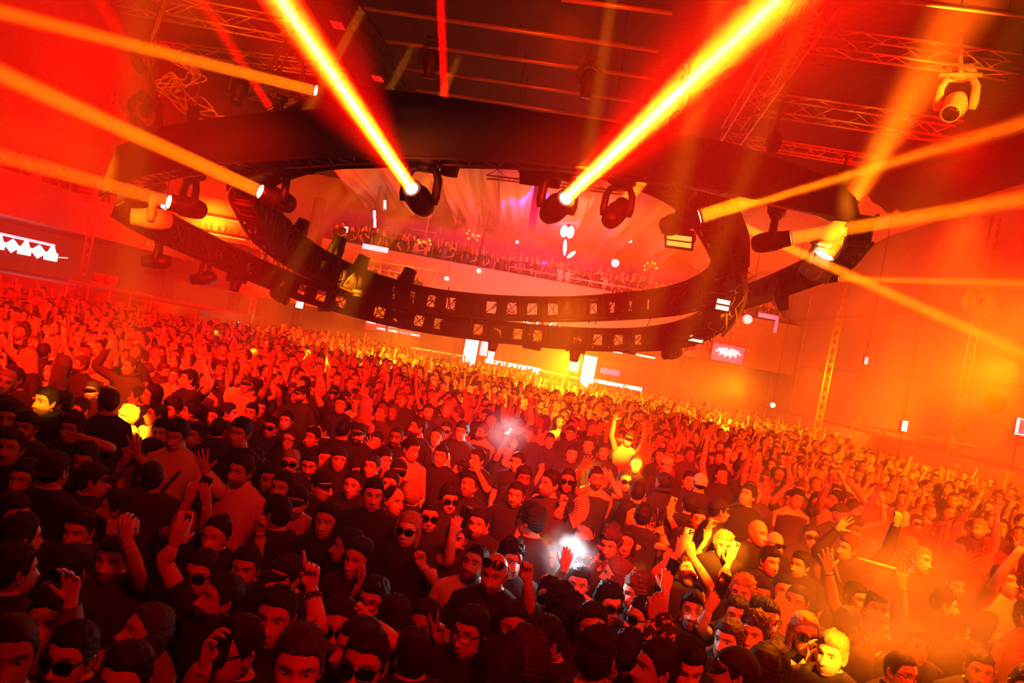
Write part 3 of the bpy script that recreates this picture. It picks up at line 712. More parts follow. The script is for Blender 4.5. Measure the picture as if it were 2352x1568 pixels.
def glasses_arr(kind):
    key = ('gl', kind)
    if key in _HAIR: return _HAIR[key]
    fr = MB(); ln = MB(); yf = lambda x: -.101 + 5.2 * x * x
    for k in (-1, 1):
        a = np.linspace(0, 2 * np.pi, 16, endpoint=False); w, h, cx, cz = (.029, .021, .035, .006) if kind != 'glasses' else (.026, .020, .034, .004)
        e = 4.0 if kind != 'round' else 2.0
        ex = np.sign(np.cos(a)) * np.abs(np.cos(a)) ** (2 / e) * w; ez = np.sign(np.sin(a)) * np.abs(np.sin(a)) ** (2 / e) * h
        xs = cx + ex; rim = np.stack([k * xs, yf(xs), cz + ez], 1)
        fr.tube(rim, .0026 if kind != 'glasses' else .0018, 5, closed=True)
        fr.tube([[k * .063, yf(.063), .016], [k * .074, -.04, .017], [k * .081, .015, .014], [k * .08, .035, .0]], .003, 5)
        if kind != 'glasses':
            V = np.concatenate([rim, [[k * cx, yf(cx) - .002, cz]]]); b = np.arange(16)
            ln.add(V, None, np.stack([np.full(16, 16), b, (b + 1) % 16], 1)); ln.add(V + [0, .003, 0], None, np.stack([np.full(16, 16), (b + 1) % 16, b], 1))
    fr.tube([[-.008, yf(.008), .012], [0, -.103, .014], [.008, yf(.008), .012]], .0028, 5)
    _HAIR[key] = fr.arrays(), (ln.arrays() if ln.v else None)
    return _HAIR[key]

# hands: palm, four fingers and a thumb, fused into one skin
def hand_shape(curls, splay=(.18, .05, -.06, -.2), thumb=(.9, .5, .5)):
    m = MB()
    for (x, z, L, r, c, s) in zip((.030, .010, -.011, -.030), (.090, .095, .090, .079), (.076, .084, .078, .062), (.0092, .0096, .0090, .0080), curls, splay):
        p = np.array([x, 0, z - .022]); pts = [p.copy()]; ang = 0.0; d0 = np.array([math.sin(s), 0, math.cos(s)])
        p = p + d0 * .022; pts.append(p.copy())
        for f, a in ((.44, c[0]), (.31, c[1]), (.25, c[2])):
            for h in (.5, .5):
                ang += a * h; d = d0 * math.cos(ang) + np.array([0, -1, 0]) * math.sin(ang)
                p = p + d * L * f * .5; pts.append(p.copy())
        rr = r * np.array([1.1, 1.08, 1.04, 1.0, 1.02, .95, .92, .72]); m.tube(pts, rr, 8)
        e = head_dirs(8, 6) * r * .74; m.add(e + pts[-1], grid_q(6, 8))
    sp, cu, op = thumb; p = np.array([.020, -.008, .018]); d = unit([sp, -.25 * op - .1, .75]); pts = [p.copy()]
    for k, (l, a) in enumerate(((.034, 0), (.030, cu), (.026, cu))):
        d = unit(d + a * np.array([-.75, -.55, .15])); p = p + d * l; pts.append(p.copy())
    m.tube(spline(pts, 8), np.array([.016, .0145, .0125, .0115, .011, .0108, .0100, .0075]), 8)
    m.add(head_dirs(8, 6) * .0085 + pts[-1], grid_q(6, 8))
    a = np.linspace(0, 2 * np.pi, 14, endpoint=False); rows = []
    for z, rx, ry, xo in ((-.03, .0265, .0205, 0), (-.005, .027, .019, 0), (.02, .036, .0185, .003), (.05, .041, .0165, .003), (.078, .042, .0145, 0), (.094, .038, .012, 0), (.100, .02, .006, 0)):
        rows.append(np.stack([np.sign(np.cos(a)) * np.abs(np.cos(a)) ** .8 * rx + xo, np.sin(a) * ry, np.full(14, z)], 1))
    m.add(np.concatenate(rows), grid_q(7, 14)); m.add(np.concatenate([rows[0], [[0, 0, -.03]]]), None, np.stack([np.full(14, 14), (np.arange(14) + 1) % 14, np.arange(14)], 1))
    return m
ST = (.06, .08, .06); CU = (1.35, 1.6, 1.0)
HAND_DEF = dict(point=((ST, CU, (1.4, 1.6, 1.0), (1.4, 1.55, 1.0)), (.05, 0, 0, -.05), (.6, .9, 1)), fist=((CU, CU, CU, CU), (.03, 0, 0, -.04), (.5, .95, 1.2)),
                open=(((.1, .1, .1), ST, (.1, .1, .1), (.15, .15, .1)), (.26, .06, -.10, -.32), (1.3, .05, .3)), relax=(((.3, .45, .3), (.4, .55, .35), (.45, .6, .4), (.5, .65, .4)), (.12, .03, -.05, -.15), (.8, .35, .8)),
                peace=((ST, ST, CU, CU), (.22, -.12, 0, -.05), (.5, .9, 1)), hold=(((.55, .75, .5), (.6, .8, .5), (.62, .8, .55), (.65, .8, .55)), (.08, .02, -.04, -.10), (.75, .25, 1.3)),
                three=((CU, ST, ST, (.1, .1, .1)), (0, .04, -.12, -.35), (.6, .8, 1.2)), pinch=(((.9, .9, .4), (.5, .5, .3), (.35, .35, .3), (.3, .3, .2)), (.05, .02, -.1, -.2), (.6, .55, 1.6)))
_HANDS = {}
def hand_arr(kind, lod):
    key = (kind, min(lod, 1))
    if key in _HANDS: return _HANDS[key]
    o = hand_shape(*HAND_DEF[kind]).build('hand_tmp', SKIN[0])
    md = o.modifiers.new('r', 'REMESH'); md.mode = 'VOXEL'; md.voxel_size = .0042 if lod else .0062
    sm = o.modifiers.new('s', 'SMOOTH'); sm.factor = .5; sm.iterations = 2 if lod else 1
    dg = bpy.context.evaluated_depsgraph_get(); ev = o.evaluated_get(dg); me = ev.to_mesh()
    V = np.empty(len(me.vertices) * 3, np.float32); me.vertices.foreach_get('co', V)
    n = len(me.polygons); ls = np.empty(n, np.int32); lt = np.empty(n, np.int32); me.polygons.foreach_get('loop_start', ls); me.polygons.foreach_get('loop_total', lt)
    li = np.empty(len(me.loops), np.int32); me.loops.foreach_get('vertex_index', li)
    Q = li[ls[lt == 4][:, None] + np.arange(4)]; T = li[ls[lt == 3][:, None] + np.arange(3)]
    ev.to_mesh_clear(); d = o.data; bpy.data.objects.remove(o); bpy.data.meshes.remove(d)
    _HANDS[key] = V.reshape(-1, 3).astype(float), Q, T
    return _HANDS[key]
def rz(a): c, s = math.cos(a), math.sin(a); return np.array([[c, -s, 0], [s, c, 0], [0, 0, 1.0]])
def rx(a): c, s = math.cos(a), math.sin(a); return np.array([[1.0, 0, 0], [0, c, -s], [0, s, c]])
def ry(a): c, s = math.cos(a), math.sin(a); return np.array([[c, 0, s], [0, 1.0, 0], [-s, 0, c]])
TORSO = [(-.172, .052, .055, .0), (-.195, .060, .060, .004), (-.212, .080, .066, .010), (-.228, .112, .078, .012), (-.250, .150, .088, .012), (-.282, .186, .096, .009), (-.32, .196, .104, .002), (-.40, .182, .114, -.004),
         (-.52, .160, .110, -.004), (-.66, .148, .104, 0), (-.78, .162, .112, .004), (-.88, .165, .112, .006), (-.95, .12, .09, .006), (-.97, .03, .03, .006)]
def loft(rows, n, jit=0, seed=0):
    a = np.linspace(0, 2 * np.pi, n, endpoint=False); V = []
    r = np.random.default_rng(seed); ph = r.uniform(0, 6, 4)
    for i, (z, x, y, yo) in enumerate(rows):
        k = 1 + jit * (np.sin(a * 3 + ph[0] + z * 9) + np.sin(a * 5 + ph[1] - z * 17) + .6 * np.sin(a * 9 + z * 31 + ph[2]))
        V.append(np.stack([np.cos(a) * x * k, np.sin(a) * y * k + yo, np.full(n, z)], 1))
    return np.concatenate(V), grid_q(len(rows), n)
def arm_chain(S, spec, side, B, hz, Yp):
    """shoulder, elbow, wrist and the frame of the hand, in world space"""
    if spec is None:
        E = S + B @ np.array([side * .07, .03, -.27]); Wp = E + B @ np.array([-side * .03, -.12, -.21])
        return E, Wp, unit(Wp - E), B @ np.array([-side * 1.0, 0, 0])
    if 'w3' in spec: Wp = np.array(spec['w3'])
    else: Wp = P(spec['w'][0], spec['w'][1], Yp + (spec['w'][2] if len(spec['w']) > 2 else -.15))
    if 'e' in spec: E = P(spec['e'][0], spec['e'][1], Yp + (spec['e'][2] if len(spec['e']) > 2 else -.1))
    elif 'e3' in spec: E = np.array(spec['e3'])
    else:
        L1, L2 = .30, .275; v = Wp - S; d = np.linalg.norm(v)
        if d > L1 + L2 - .01:
            k = min(d / (L1 + L2 - .01), 1.18); L1 *= k; L2 *= k
            if d > L1 + L2 - .005: Wp = S + v / d * (L1 + L2 - .006); d = L1 + L2 - .006
        u = unit(v); a = (L1 ** 2 - L2 ** 2 + d * d) / (2 * d); h = math.sqrt(max(L1 ** 2 - a * a, 0))
        pole = np.array([side * .75, -.25, -.55]); pole = unit(pole - u * pole.dot(u)); E = S + u * a + pole * h
    if 'd' in spec:
        q = P(*proj(Wp), Wp[1]); dd = spec['d']; hd = unit(dd[0] * R_AX - dd[1] * U_AX + (dd[2] if len(dd) > 2 else 0) * F_AX)
    else: hd = unit(Wp - E)
    pn = {'f': np.array([0, -1.0, 0]), 'b': np.array([0, 1.0, 0]), 'l': np.array([-1.0, -.2, 0]), 'r': np.array([1.0, -.2, 0])}[spec.get('p', 'f')]
    return E, Wp, hd, pn
NPERS = [0]
def person(head, yaw=0, pitch=0, tilt=0, hair='short', hc='k', skin=0, beard=0, fem=False, cap=None, capc='black', gl=None, top='black', tee='tee', arms=None, lod=1, label='', group='dancers in the crowd', byaw=None, wrist=None, extra=None):
    """head: world position of the middle of the head; returns the body (root), hair and clothing are its children."""
    NPERS[0] += 1; seed = NPERS[0]
    head = np.asarray(head, float); A = np.radians
    Mh = rz(A(yaw)) @ rx(-A(pitch)) @ ry(A(tilt)); by = A(byaw if byaw is not None else (yaw * .55 if abs(yaw) < 100 else yaw)); B = rz(by)
    nk = head + Mh @ np.array([0, .022, -.075]); hz = head[2]; H = hz + .118; sc = H / 1.74
    base = np.array([nk[0], nk[1] + .012, 0.0]); n = (12, 16, 24)[lod]; w = .90 if fem else 1.0
    body = MB(); V, Q, T, tn = hm = head_mesh(lod, beard, fem)
    body.add(V @ Mh.T + head, Q, T if len(T) else None, 0, tn)
    tz = lambda z: H + z * sc
    rows = [(tz(z), x * w, y * w, yo) for z, x, y, yo in TORSO]
    nb = base + B @ np.array([0, 0, 0]); nb[2] = tz(-.20)
    body.tube([head + Mh @ np.array([0, .018, -.03]), nk, nb + [0, 0, .02], nb - [0, 0, .03]], np.array([.050, .053, .056, .062]) * w, n)
    tv, tq = loft(rows, n); body.add(tv @ B.T + base, tq)
    for s in (-1, 1):                                                     # legs and feet
        hp = base + B @ np.array([s * .085 * w, 0, 0]); k = lambda z: hp + np.array([0, 0, z * sc])
        body.tube([k(.86), k(.66), k(.48), k(.34), k(.10), k(.05)], np.array([.082, .075, .055, .055, .038, .04]), 8)
        ft = B @ np.array([0, -1.0, 0]); body.tube([hp - ft * .05 + [0, 0, .042], hp + ft * .05 + [0, 0, .042], hp + ft * .13 + [0, 0, .030], hp + ft * .19 + [0, 0, .026]], [.040, .042, .034, .018], 8)
    arms = arms or {}; sleeves = []; info = {}
    for s in (-1, 1):
        S = base + B @ np.array([s * .168 * w, .006, 0]) + [0, 0, tz(-.300)]
        sp = arms.get(s); E, Wp, hd, pn = arm_chain(S, sp, s, B, hz, head[1])
        ap = [S - B @ np.array([s * .06, 0, .03]), S, S * .55 + E * .45, E, E * .6 + Wp * .4, Wp * .97 + E * .03]
        path = spline(ap, 14); body.tube(path, np.interp(np.linspace(0, 5, 14), range(6), np.array([.030, .050, .048, .040, .041, .0265]) * w), n)
        hk = (sp or {}).get('h', 'relax'); hv, hq, ht = hand_arr(hk, lod)
        z = unit(hd); pnn = unit(pn - z * pn.dot(z)); x = np.cross(-pnn, z)
        flip = -s if (sp or {}).get('p', 'f') in ('f', 'l', 'r') else s
        if sp is None: flip = 1
        flip *= (sp or {}).get('fl', 1)
        M = np.stack([x * flip, -pnn, z], 1); M[:, 0] = x * flip
        hs = .94 * (.9 if fem else 1)
        body.add(hv @ M.T * hs + Wp, hq if flip > 0 else hq[:, ::-1], ht if len(ht) else None)
        sleeves.append((S, E, Wp, path)); info[s] = (E, Wp, hd, pn, x * flip)
    root = body.build('person', SKIN[skin], loc=base)
    tag(root, label, 'person', group)
    # hair
    if cap and cap != 'hood' and hair in ('short', 'quiff', 'fringe', 'flat', 'curly', 'afro', 'mullet'): hair = 'buzz'
    if hair and hair != 'bald':
        hv, hq, ht = hair_arr(hair, lod, seed); MB().add(hv @ Mh.T + head, hq).build('hair', HAIRM[hc], root)
    if cap:
        c, br = cap_arr(cap, lod); m = MB().add(c[0] @ Mh.T * 1.0 + head, c[1])
        co = m.build({'cap': 'cap', 'capback': 'cap', 'beanie': 'beanie', 'hood': 'hood'}[cap], CLOTH[capc], root)
        if br is not None: MB().add(br[0] @ Mh.T + head, br[1]).build('brim', CLOTH[capc], co)
    if gl:
        kind = gl.split('_')[0]; fr, ln = glasses_arr('shades' if kind in ('shades', 'goggles') else kind)
        Mg, off = Mh, np.zeros(3)
        if gl.endswith('_up'): Mg = Mh @ rx(math.radians(-32)); off = Mh @ np.array([0, .005, .038])
        if gl.endswith('_top'): Mg = Mh @ rx(math.radians(-62)); off = Mh @ np.array([0, .03, .03])
        go = MB().add(fr[0] @ Mg.T + head + off, fr[1], fr[2] if len(fr[2]) else None).build('sunglasses' if kind != 'glasses' else 'glasses', M_shade, root)
        if ln is not None: MB().add(ln[0] @ Mg.T + head + off, None, ln[2]).build('lens', M_shade, go)
    # clothing
    if tee != 'none':
        m = MB(); d = .010
        r2 = [(z, x + d + (.012 if z < tz(-.7) else 0), y + d + (.012 if z < tz(-.7) else 0), yo) for z, x, y, yo in rows if z < tz(-.19)]
        if tee == 'tank': r2 = [(tz(-.285), .120 * w, .104, .006), (tz(-.30), .165 * w, .110, .004)] + [q for q in r2 if q[0] < tz(-.31)]
        elif tee == 'shirt' or tee == 'hoodie': r2 = [(tz(-.165), .066, .068, .006)] + r2
        else: r2 = [(tz(-.203), .073 * w, .070, .006)] + r2[1:]
        r2 = [q for q in r2 if q[0] > tz(-.93)]
        n2 = n * (2 if lod else 1); r3 = []
        for i in range(len(r2) - 1):
            for t in ((0, .5) if lod == 2 else (0,)): r3.append(tuple(np.array(r2[i]) * (1 - t) + np.array(r2[i + 1]) * t))
        r3.append(r2[-1]); v, q = loft(r3, n2, .010, seed); m.add(v @ B.T + base, q)
        if tee != 'tank':
            for S, E, Wp, path in sleeves:
                k = 9 if tee == 'tee' else 13
                if tee == 'tee': k = 6
                pp = path[:k + 1]; rad = np.interp(np.linspace(0, 5 * k / 13, k + 1), range(6), [.036, .060, .062, .058, .056, .040])
                if tee == 'tee': rad[-1] += .004
                m.tube(pp, rad * w, n, cap=False)
        if tee == 'hoodie':
            a = np.linspace(0, 2 * np.pi, 14, endpoint=False); m.tube(np.stack([np.cos(a) * .085, np.sin(a) * .085 + .02, tz(-.195) + .02 * np.sin(a)], 1) @ B.T + [base[0], base[1], 0], .026, 8, closed=True)
        m.build({'tee': 't_shirt', 'tank': 'tank_top', 'shirt': 'shirt', 'hoodie': 'hoodie'}[tee], CLOTH[top], root)
    m = MB()
    tr = [(z, x + .009, y + .009, yo) for z, x, y, yo in rows if z < tz(-.74)]
    v, q = loft(tr, n); m.add(v @ B.T + base, q)
    for s in (-1, 1):
        hp = base + B @ np.array([s * .085 * w, 0, 0]); k = lambda z: hp + np.array([0, 0, z * sc])
        m.tube([k(.87), k(.66), k(.48), k(.34), k(.085)], [.094, .088, .070, .066, .060], 8, cap=False)
    m.build('trousers', CLOTH['jeans'], root)
    for s, kind in (wrist or {}).items():                                 # watch or bracelets on a forearm
        E, Wp, hd, pn, xx = info[s]; d = unit(Wp - E); m = MB()
        if kind == 'cuff':
            m.tube([Wp - d * .075, Wp - d * .03], [.034, .033], 14); 
            for a in range(8):
                F = frame(d); o = (F[:, 0] * math.cos(a * .785) + F[:, 2] * math.sin(a * .785)) * .036
                for t in (.042, .062): m.add(head_dirs(6, 5) * .005 + Wp - d * t + o, grid_q(5, 6), None, 1)
            m.build('bracelet', [M_blk, M_alu], root)
        else:
            for j in range({'beads': 3, 'band': 1, 'watch': 1, 'bands': 4}[kind]):
                c = Wp - d * (.02 + j * .013); F = frame(d); a = np.linspace(0, 2 * np.pi, 16, endpoint=False)
                m.tube(c + (np.cos(a)[:, None] * F[:, 0] + np.sin(a)[:, None] * F[:, 2]) * (.0285 + .001 * j), .0045 if kind != 'watch' else .009, 5, closed=True)
            if kind == 'watch': m.lathe([(0, 0), (0, .018), (.008, .018), (.009, 0)], Wp - d * .02 + pn * -.03, -pn, 14)
            m.build('watch' if kind == 'watch' else 'bracelet', M_blk if kind != 'watch' else M_steel, root)
    return root, info, Mh
PHONE_B = {'black': mat('phone_black', (.02, .02, .022), .2), 'white': mat('phone_white', (.75, .73, .72), .25), 'clear': mat('phone_pale', (.45, .42, .42), .2)}
M_screen = mat('phone_screen_dark', (.01, .01, .014), .06)
def phone(c, back, up, label, col='black', flash=None):
    c = np.asarray(c, float); b = unit(back); u = unit(np.asarray(up) - b * np.dot(up, b)); r = np.cross(u, b); R = np.stack([r, u, b], 1)
    e = empty('phone', c, label, 'phone', 'phones held up in the crowd')
    MB().rbox(c, (.076, .156, .010), .004, R).build('body', PHONE_B[col], e)
    MB().rbox(c - b * .0052, (.070, .150, .001), .0004, R).build('screen', M_screen, e)
    cb = c + r * .017 + u * .052 + b * .006; cm = MB(); cm.rbox(cb, (.036, .038, .004), .0018, R); co = cm.build('camera_bump', PHONE_B['black' if col == 'black' else 'clear'], e)
    for dx, dy in ((-.009, .009), (-.009, -.009), (.009, 0)):
        MB().lathe([(0, .0075), (.0025, .0075), (.003, .006), (.0025, 0)], cb + r * dx + u * dy + b * .002, b, 12).build('camera_lens', M_screen, co)
    if flash:
        MB().lathe([(0, .006), (.002, .006), (.003, 0)], cb + r * .012 + u * .014 + b * .002, b, 10).build('flash_lamp', mat('flash_white', (1, 1, 1), .3, emit=(.85, .95, 1), estr=900), co)
        light('phone_flash', 'SPOT', cb + r * .012 + u * .014 + b * .008, flash, WHT, to=c + b, size=.006, cone=2.9, blend=.3, parent=e)
    return e
# ------------------------------------------------------------------ the crowd: people one can tell apart
VIEW = dict(A=(0, 880), B=(580, 880), C=(1160, 880), D=(1752, 880), E=(0, 1168), F=(580, 1168), G=(1160, 1168), H=(1752, 1168))
def vw(q): o = VIEW[q[0]]; return o[0] + q[1] / 3.92, o[1] + q[2] / 3.92
# view, x, y, head height, facing angle (0 = stage, + = to the right, 180 = away), look, label, short name
HERO = [
 ('A', 400, 170, 250, -15, 'sk=0 bd=1 top=black tee=hoodie', 'person in black hoodie whose face a stray beam lights bright yellow', 'the yellow-lit hoodie wearer'),
 ('A', 545, 190, 240, -75, 'sk=1', None, None),
 ('A', 710, 245, 220, -15, 'sk=0 p=-8 hair=short', 'person looking down with closed eyes, beside the white-lit profile', 'the closed-eyed dancer'),
 ('A', 825, 70, 180, 8, 'sk=0 bd=1 cap=cap', 'person in black cap with the right half of the face lit yellow', 'the half-lit cap wearer'),
 ('A', 965, 165, 230, -125, 'sk=0 hair=fringe hc=r', None, None),
 ('A', 1240, 130, 180, -80, 'sk=0 hair=short', None, None), ('A', 1365, 110, 190, -55, 'sk=0 fem=1 hair=long', None, None),
 ('A', 1135, 300, 220, -62, 'sk=0 hair=short hc=l gl=shades top=white p=12', 'person in sunglasses and white shirt, profile lit glaring white', 'the white-lit profile'),
 ('A', 1400, 290, 210, -52, 'sk=1 p=5 top=white', 'person in white top facing left, right beside the white-lit profile', 'the white-topped profile'),
 ('A', 1550, 225, 190, -20, 'sk=1 hair=curly p=-20', None, None), ('A', 1720, 260, 190, -70, 'sk=1 hair=curly', None, None),
 ('A', 920, 420, 200, 5, 'sk=0 hair=curly hc=b p=-12', None, None),
 ('A', 640, 410, 260, 0, 'sk=1 hair=curly hc=b p=-5', 'person stretching a bare arm across with a clenched fist before the face', 'the fist before the face'),
 ('A', 225, 400, 280, 8, 'sk=1 bd=1 cap=capback top=black', 'smiling person in backwards black cap and black t-shirt', 'the smiling backwards cap'),
 ('A', 60, 320, 260, 25, 'sk=1 bd=2 gl=shades_top', 'person at the left border with sunglasses pushed up on the head', 'the pushed-up sunglasses'),
 ('A', 85, 590, 330, 12, 'sk=1 bd=3 gl=shades_top p=8', 'person with dark glasses up on the hair, close to the left border', 'the left border glasses'),
 ('A', 350, 400, 240, 20, 'sk=1', None, None),
 ('A', 205, 870, 350, 5, 'sk=0 hair=flat top=dark tee=shirt', 'smiling person in dark open shirt facing the stage, front left', 'the smiling open shirt'),
 ('A', 490, 790, 360, 175, 'sk=1 cap=capback top=black', 'person seen from behind in a black cap, beside the smiling open shirt', 'the back-turned cap'),
 ('A', 765, 690, 300, 5, 'sk=1 hair=short p=-14', None, None),
 ('A', 840, 880, 330, 120, 'sk=0 cap=cap top=black', 'person in black cap turned away to the right, ear showing', 'the turned-away cap'),
 ('A', 1350, 850, 320, -140, 'sk=2 hair=buzz top=dark', 'person in dark top seen from behind with close-cropped head', 'the cropped head'),
 ('A', 1345, 620, 230, -85, 'sk=1 cap=cap p=-10', None, None), ('A', 1445, 450, 190, 5, 'sk=0 hair=curly', None, None),
 ('A', 1590, 470, 270, -6, 'sk=0 hair=fringe top=white p=-16', 'person looking down in a pale t-shirt with a bag strap across', 'the pale shirt with strap'),
 ('A', 1745, 470, 190, -10, 'sk=0', None, None), ('A', 1930, 310, 180, -15, 'sk=1', None, None),
 ('A', 1965, 420, 200, 175, 'sk=1 hair=short top=black', None, None), ('A', 2060, 270, 180, 100, 'sk=1', None, None),
 ('A', 2160, 450, 250, -12, 'sk=0 hair=fringe top=black p=-4', 'person in black t-shirt with lowered eyelids and loose fringe', 'the loose fringe'),
 ('A', 2260, 270, 180, -5, 'sk=1', None, None),
 ('A', 2165, 800, 270, -22, 'sk=1 bd=1 hair=short top=white tee=shirt', 'person in open white shirt gazing past the stage', 'the open white shirt'),
 ('A', 700, 1335, 340, 2, 'sk=0 hair=flat top=dark p=-4', 'person with fringe cut straight, chin hidden behind a dark cap', 'the straight fringe'),
 ('A', 1040, 1130, 350, -72, 'sk=1 bd=2 hair=short', 'person in profile facing left behind a phone held sideways', 'the dark profile'),
 ('E', 1000, 460, 380, 5, 'sk=0 bd=1 hair=short hc=b top=dark', 'person below the phone that is held sideways, own arm raised to it', 'the sideways phone holder'),
 ('A', 1935, 1380, 330, -8, 'sk=0 fem=1 hair=bun', None, None), ('A', 1700, 1200, 280, -5, 'sk=1 hair=short', 'person hidden behind the own two hands that hold up a glossy phone', 'the two-hand filmer'),
 ('A', 120, 1210, 380, 60, 'sk=1 hair=short', None, None), ('E', 190, 260, 420, 150, 'sk=0 hair=short hc=k', None, None), ('E', 130, 560, 420, 150, 'sk=1 hair=short', None, None),
 ('E', 640, 545, 420, 178, 'sk=1 cap=beanie top=black', 'person from behind in dark beanie, holding a phone in front', 'the dark beanie'),
 ('E', 430, 1010, 440, 12, 'sk=0 fem=1 hair=bun top=grey tee=hoodie', 'person in a grey hooded top with a raised wrist before the face', 'the grey hooded top'),
 ('E', 630, 1340, 460, -5, 'sk=0 hair=short gl=shades', 'person in dark sunglasses at the very front, lower left', 'the front sunglasses'),
 ('E', 1290, 1120, 440, -48, 'sk=1 fem=1 hair=long hc=b p=14 top=grey', 'person with long loose hair looking up to the left', 'the long-haired dancer'),
 ('E', 1970, 815, 400, -52, 'sk=1 bd=2 hair=short p=10', 'person facing left with lifted chin, in the dark front', 'the lifted chin'),
 ('E', 1800, 590, 320, -5, 'sk=1 gl=shades', None, None), ('E', 2200, 540, 320, 3, 'sk=1 bd=1', None, None),
 ('E', 2100, 1280, 420, -35, 'sk=1 hair=short gl=shades', 'person in sunglasses holding a phone upright close to the face', 'the upright phone holder'),
 ('E', 1110, 1560, 440, 0, 'sk=0 hair=short', None, None), ('E', 60, 1330, 420, 30, 'sk=2 hair=buzz', None, None),
 ('F', 290, 620, 350, -38, 'sk=0 bd=2 cap=cap top=black', 'person in black cap facing left beside the raised forearm with studded cuff', 'the black cap by the cuff'),
 ('F', 660, 115, 250, -5, 'sk=0 fem=1 hair=long', None, None),
 ('F', 940, 460, 310, -20, 'sk=0 fem=1 hair=long top=dark', 'person touching the own cheek with curled fingers', 'the hand on cheek'),
 ('F', 850, 350, 280, -75, 'sk=1 hair=short gl=shades_top', None, None),
 ('F', 1080, 830, 330, -15, 'sk=0 hair=fringe gl=glasses', 'person in thin-framed glasses behind the beaded fist', 'the thin-framed glasses'),
 ('F', 1400, 200, 290, -12, 'sk=0 hair=mullet hc=l gl=shades top=black p=4', 'person in wraparound sunglasses with windblown hair, black t-shirt', 'the wraparound sunglasses'),
 ('F', 1590, 75, 250, 10, 'sk=1 hair=short gl=shades top=black', 'person in chunky black sunglasses and black top, head tilted', 'the chunky sunglasses'),
 ('F', 1540, 1050, 290, -14, 'sk=2 fem=1 hair=long', 'smiling person with two fingers of a hand raised beside the face', 'the smiling dancer'),
 ('F', 2170, 590, 330, -14, 'sk=0 hair=bald bd=1 gl=goggles_up top=black p=-6', 'bald-headed person with goggles on the forehead, black t-shirt, side lit white', 'the goggles wearer'),
 ('F', 1990, 510, 280, -22, 'sk=1 bd=1 hair=short p=18 top=white', 'person looking up, just behind the goggles wearer', 'the one looking up'),
 ('F', 1950, 1120, 420, -28, 'sk=1 hair=fringe gl=glasses top=black', 'person with thick fringe and glasses, large in the dark front centre', 'the big dark fringe'),
 ('F', 1830, 270, 260, -5, 'sk=1 bd=2 hair=short', 'person whose face is half hidden by the hand that films', 'the hidden filmer'),
 ('F', 2030, 140, 260, -18, 'sk=1 bd=1 hair=short top=black', 'frowning person in black t-shirt next to an upright phone', 'the frowning dancer'),
 ('F', 1000, 1400, 420, -8, 'sk=1 hair=short gl=shades', 'person cut by the lower border, wearing studded dark glasses', 'the lower border glasses'),
 ('F', 400, 1430, 420, 12, 'sk=0 hair=short hc=b', None, None), ('F', 200, 980, 380, 0, 'sk=1 hair=short', None, None), ('F', 760, 1060, 340, 5, 'sk=1 gl=shades hair=long fem=1', None, None),
 ('F', 1260, 1010, 340, -160, 'sk=2 fem=1 hair=long', None, None), ('F', 2200, 1540, 460, 170, 'sk=1 hair=curly', None, None),
 ('F', 930, 1260, 360, -50, 'sk=1 hair=short', None, None), ('F', 1420, 1330, 400, -150, 'sk=2 hair=short', None, None),
 ('B', 160, 400, 190, -5, 'sk=0 gl=shades hair=short top=black', 'person in black wraparound sunglasses and black t-shirt, left of centre crowd', 'the left sunglasses'),
 ('B', 330, 510, 190, -12, 'sk=0 hair=long hc=b fem=1 gl=glasses', None, None), ('B', 535, 490, 180, -28, 'sk=1 hair=short', None, None), ('B', 635, 430, 170, -70, 'sk=1', None, None),
 ('B', 820, 420, 200, 178, 'sk=1 hair=buzz top=black', 'person seen from behind in a black t-shirt with a pale emblem', 'the pale emblem'),
 ('B', 950, 460, 190, 0, 'sk=2 bd=2 cap=cap', None, None), ('B', 1110, 530, 190, -10, 'sk=0 top=black', 'person spreading fingers behind a held-up dark phone', 'the dark phone holder'),
 ('B', 1290, 490, 190, -8, 'sk=3 bd=1 hair=buzz', None, None),
 ('B', 1430, 600, 210, 48, 'sk=0 hair=short tee=none p=-8', 'bare-shouldered person turned to the right', 'the bare shoulders'),
 ('B', 1485, 400, 190, -65, 'sk=1 bd=2', None, None), ('B', 1655, 485, 170, -12, 'sk=0 fem=1 hair=bun tee=tank', None, None), ('B', 1740, 430, 160, -5, 'sk=0 bd=3 gl=shades', None, None),
 ('B', 1880, 440, 170, -15, 'sk=0 hair=curly', None, None), ('B', 1690, 660, 200, -5, 'sk=0 hair=short', None, None),
 ('B', 335, 720, 210, 8, 'sk=0 gl=shades hair=short hc=g', 'person in mirrored sunglasses, t-shirt, left of centre', 'the mirrored sunglasses'),
 ('B', 510, 740, 220, 5, 'sk=1 bd=2 hair=short p=-10 top=white', None, None), ('B', 640, 680, 210, 30, 'sk=0', None, None),
 ('B', 775, 690, 220, 18, 'sk=1 cap=capback', 'person in backwards dark cap pressed against a neighbour', 'the pressed backwards cap'),
 ('B', 1070, 750, 190, -15, 'sk=0', None, None), ('B', 1190, 700, 200, 35, 'sk=0', None, None), ('B', 1310, 800, 210, 15, 'sk=1 cap=cap gl=shades', None, None),
 ('B', 1940, 930, 230, -10, 'sk=1 bd=1 p=20', 'person with chin lifted, below the two hands that hold up a dark camera', 'the lifted face'),
 ('B', 2020, 690, 190, -45, 'sk=0 hair=short', 'person with both hands up holding a dark camera', 'the camera holder'),
 ('B', 620, 930, 240, 52, 'sk=0 cap=cap p=-2', 'person in cap with a bright brim, looking right', 'the bright brim'),
 ('B', 390, 1080, 250, 3, 'sk=0 cap=cap bd=1 top=beige', 'person in a cap and bright t-shirt facing the stage', 'the cap and bright shirt'),
 ('B', 150, 870, 250, 15, 'sk=1', None, None), ('B', 260, 940, 260, -10, 'sk=0', None, None), ('B', 895, 920, 220, -5, 'sk=1 fem=1 hair=bun', None, None),
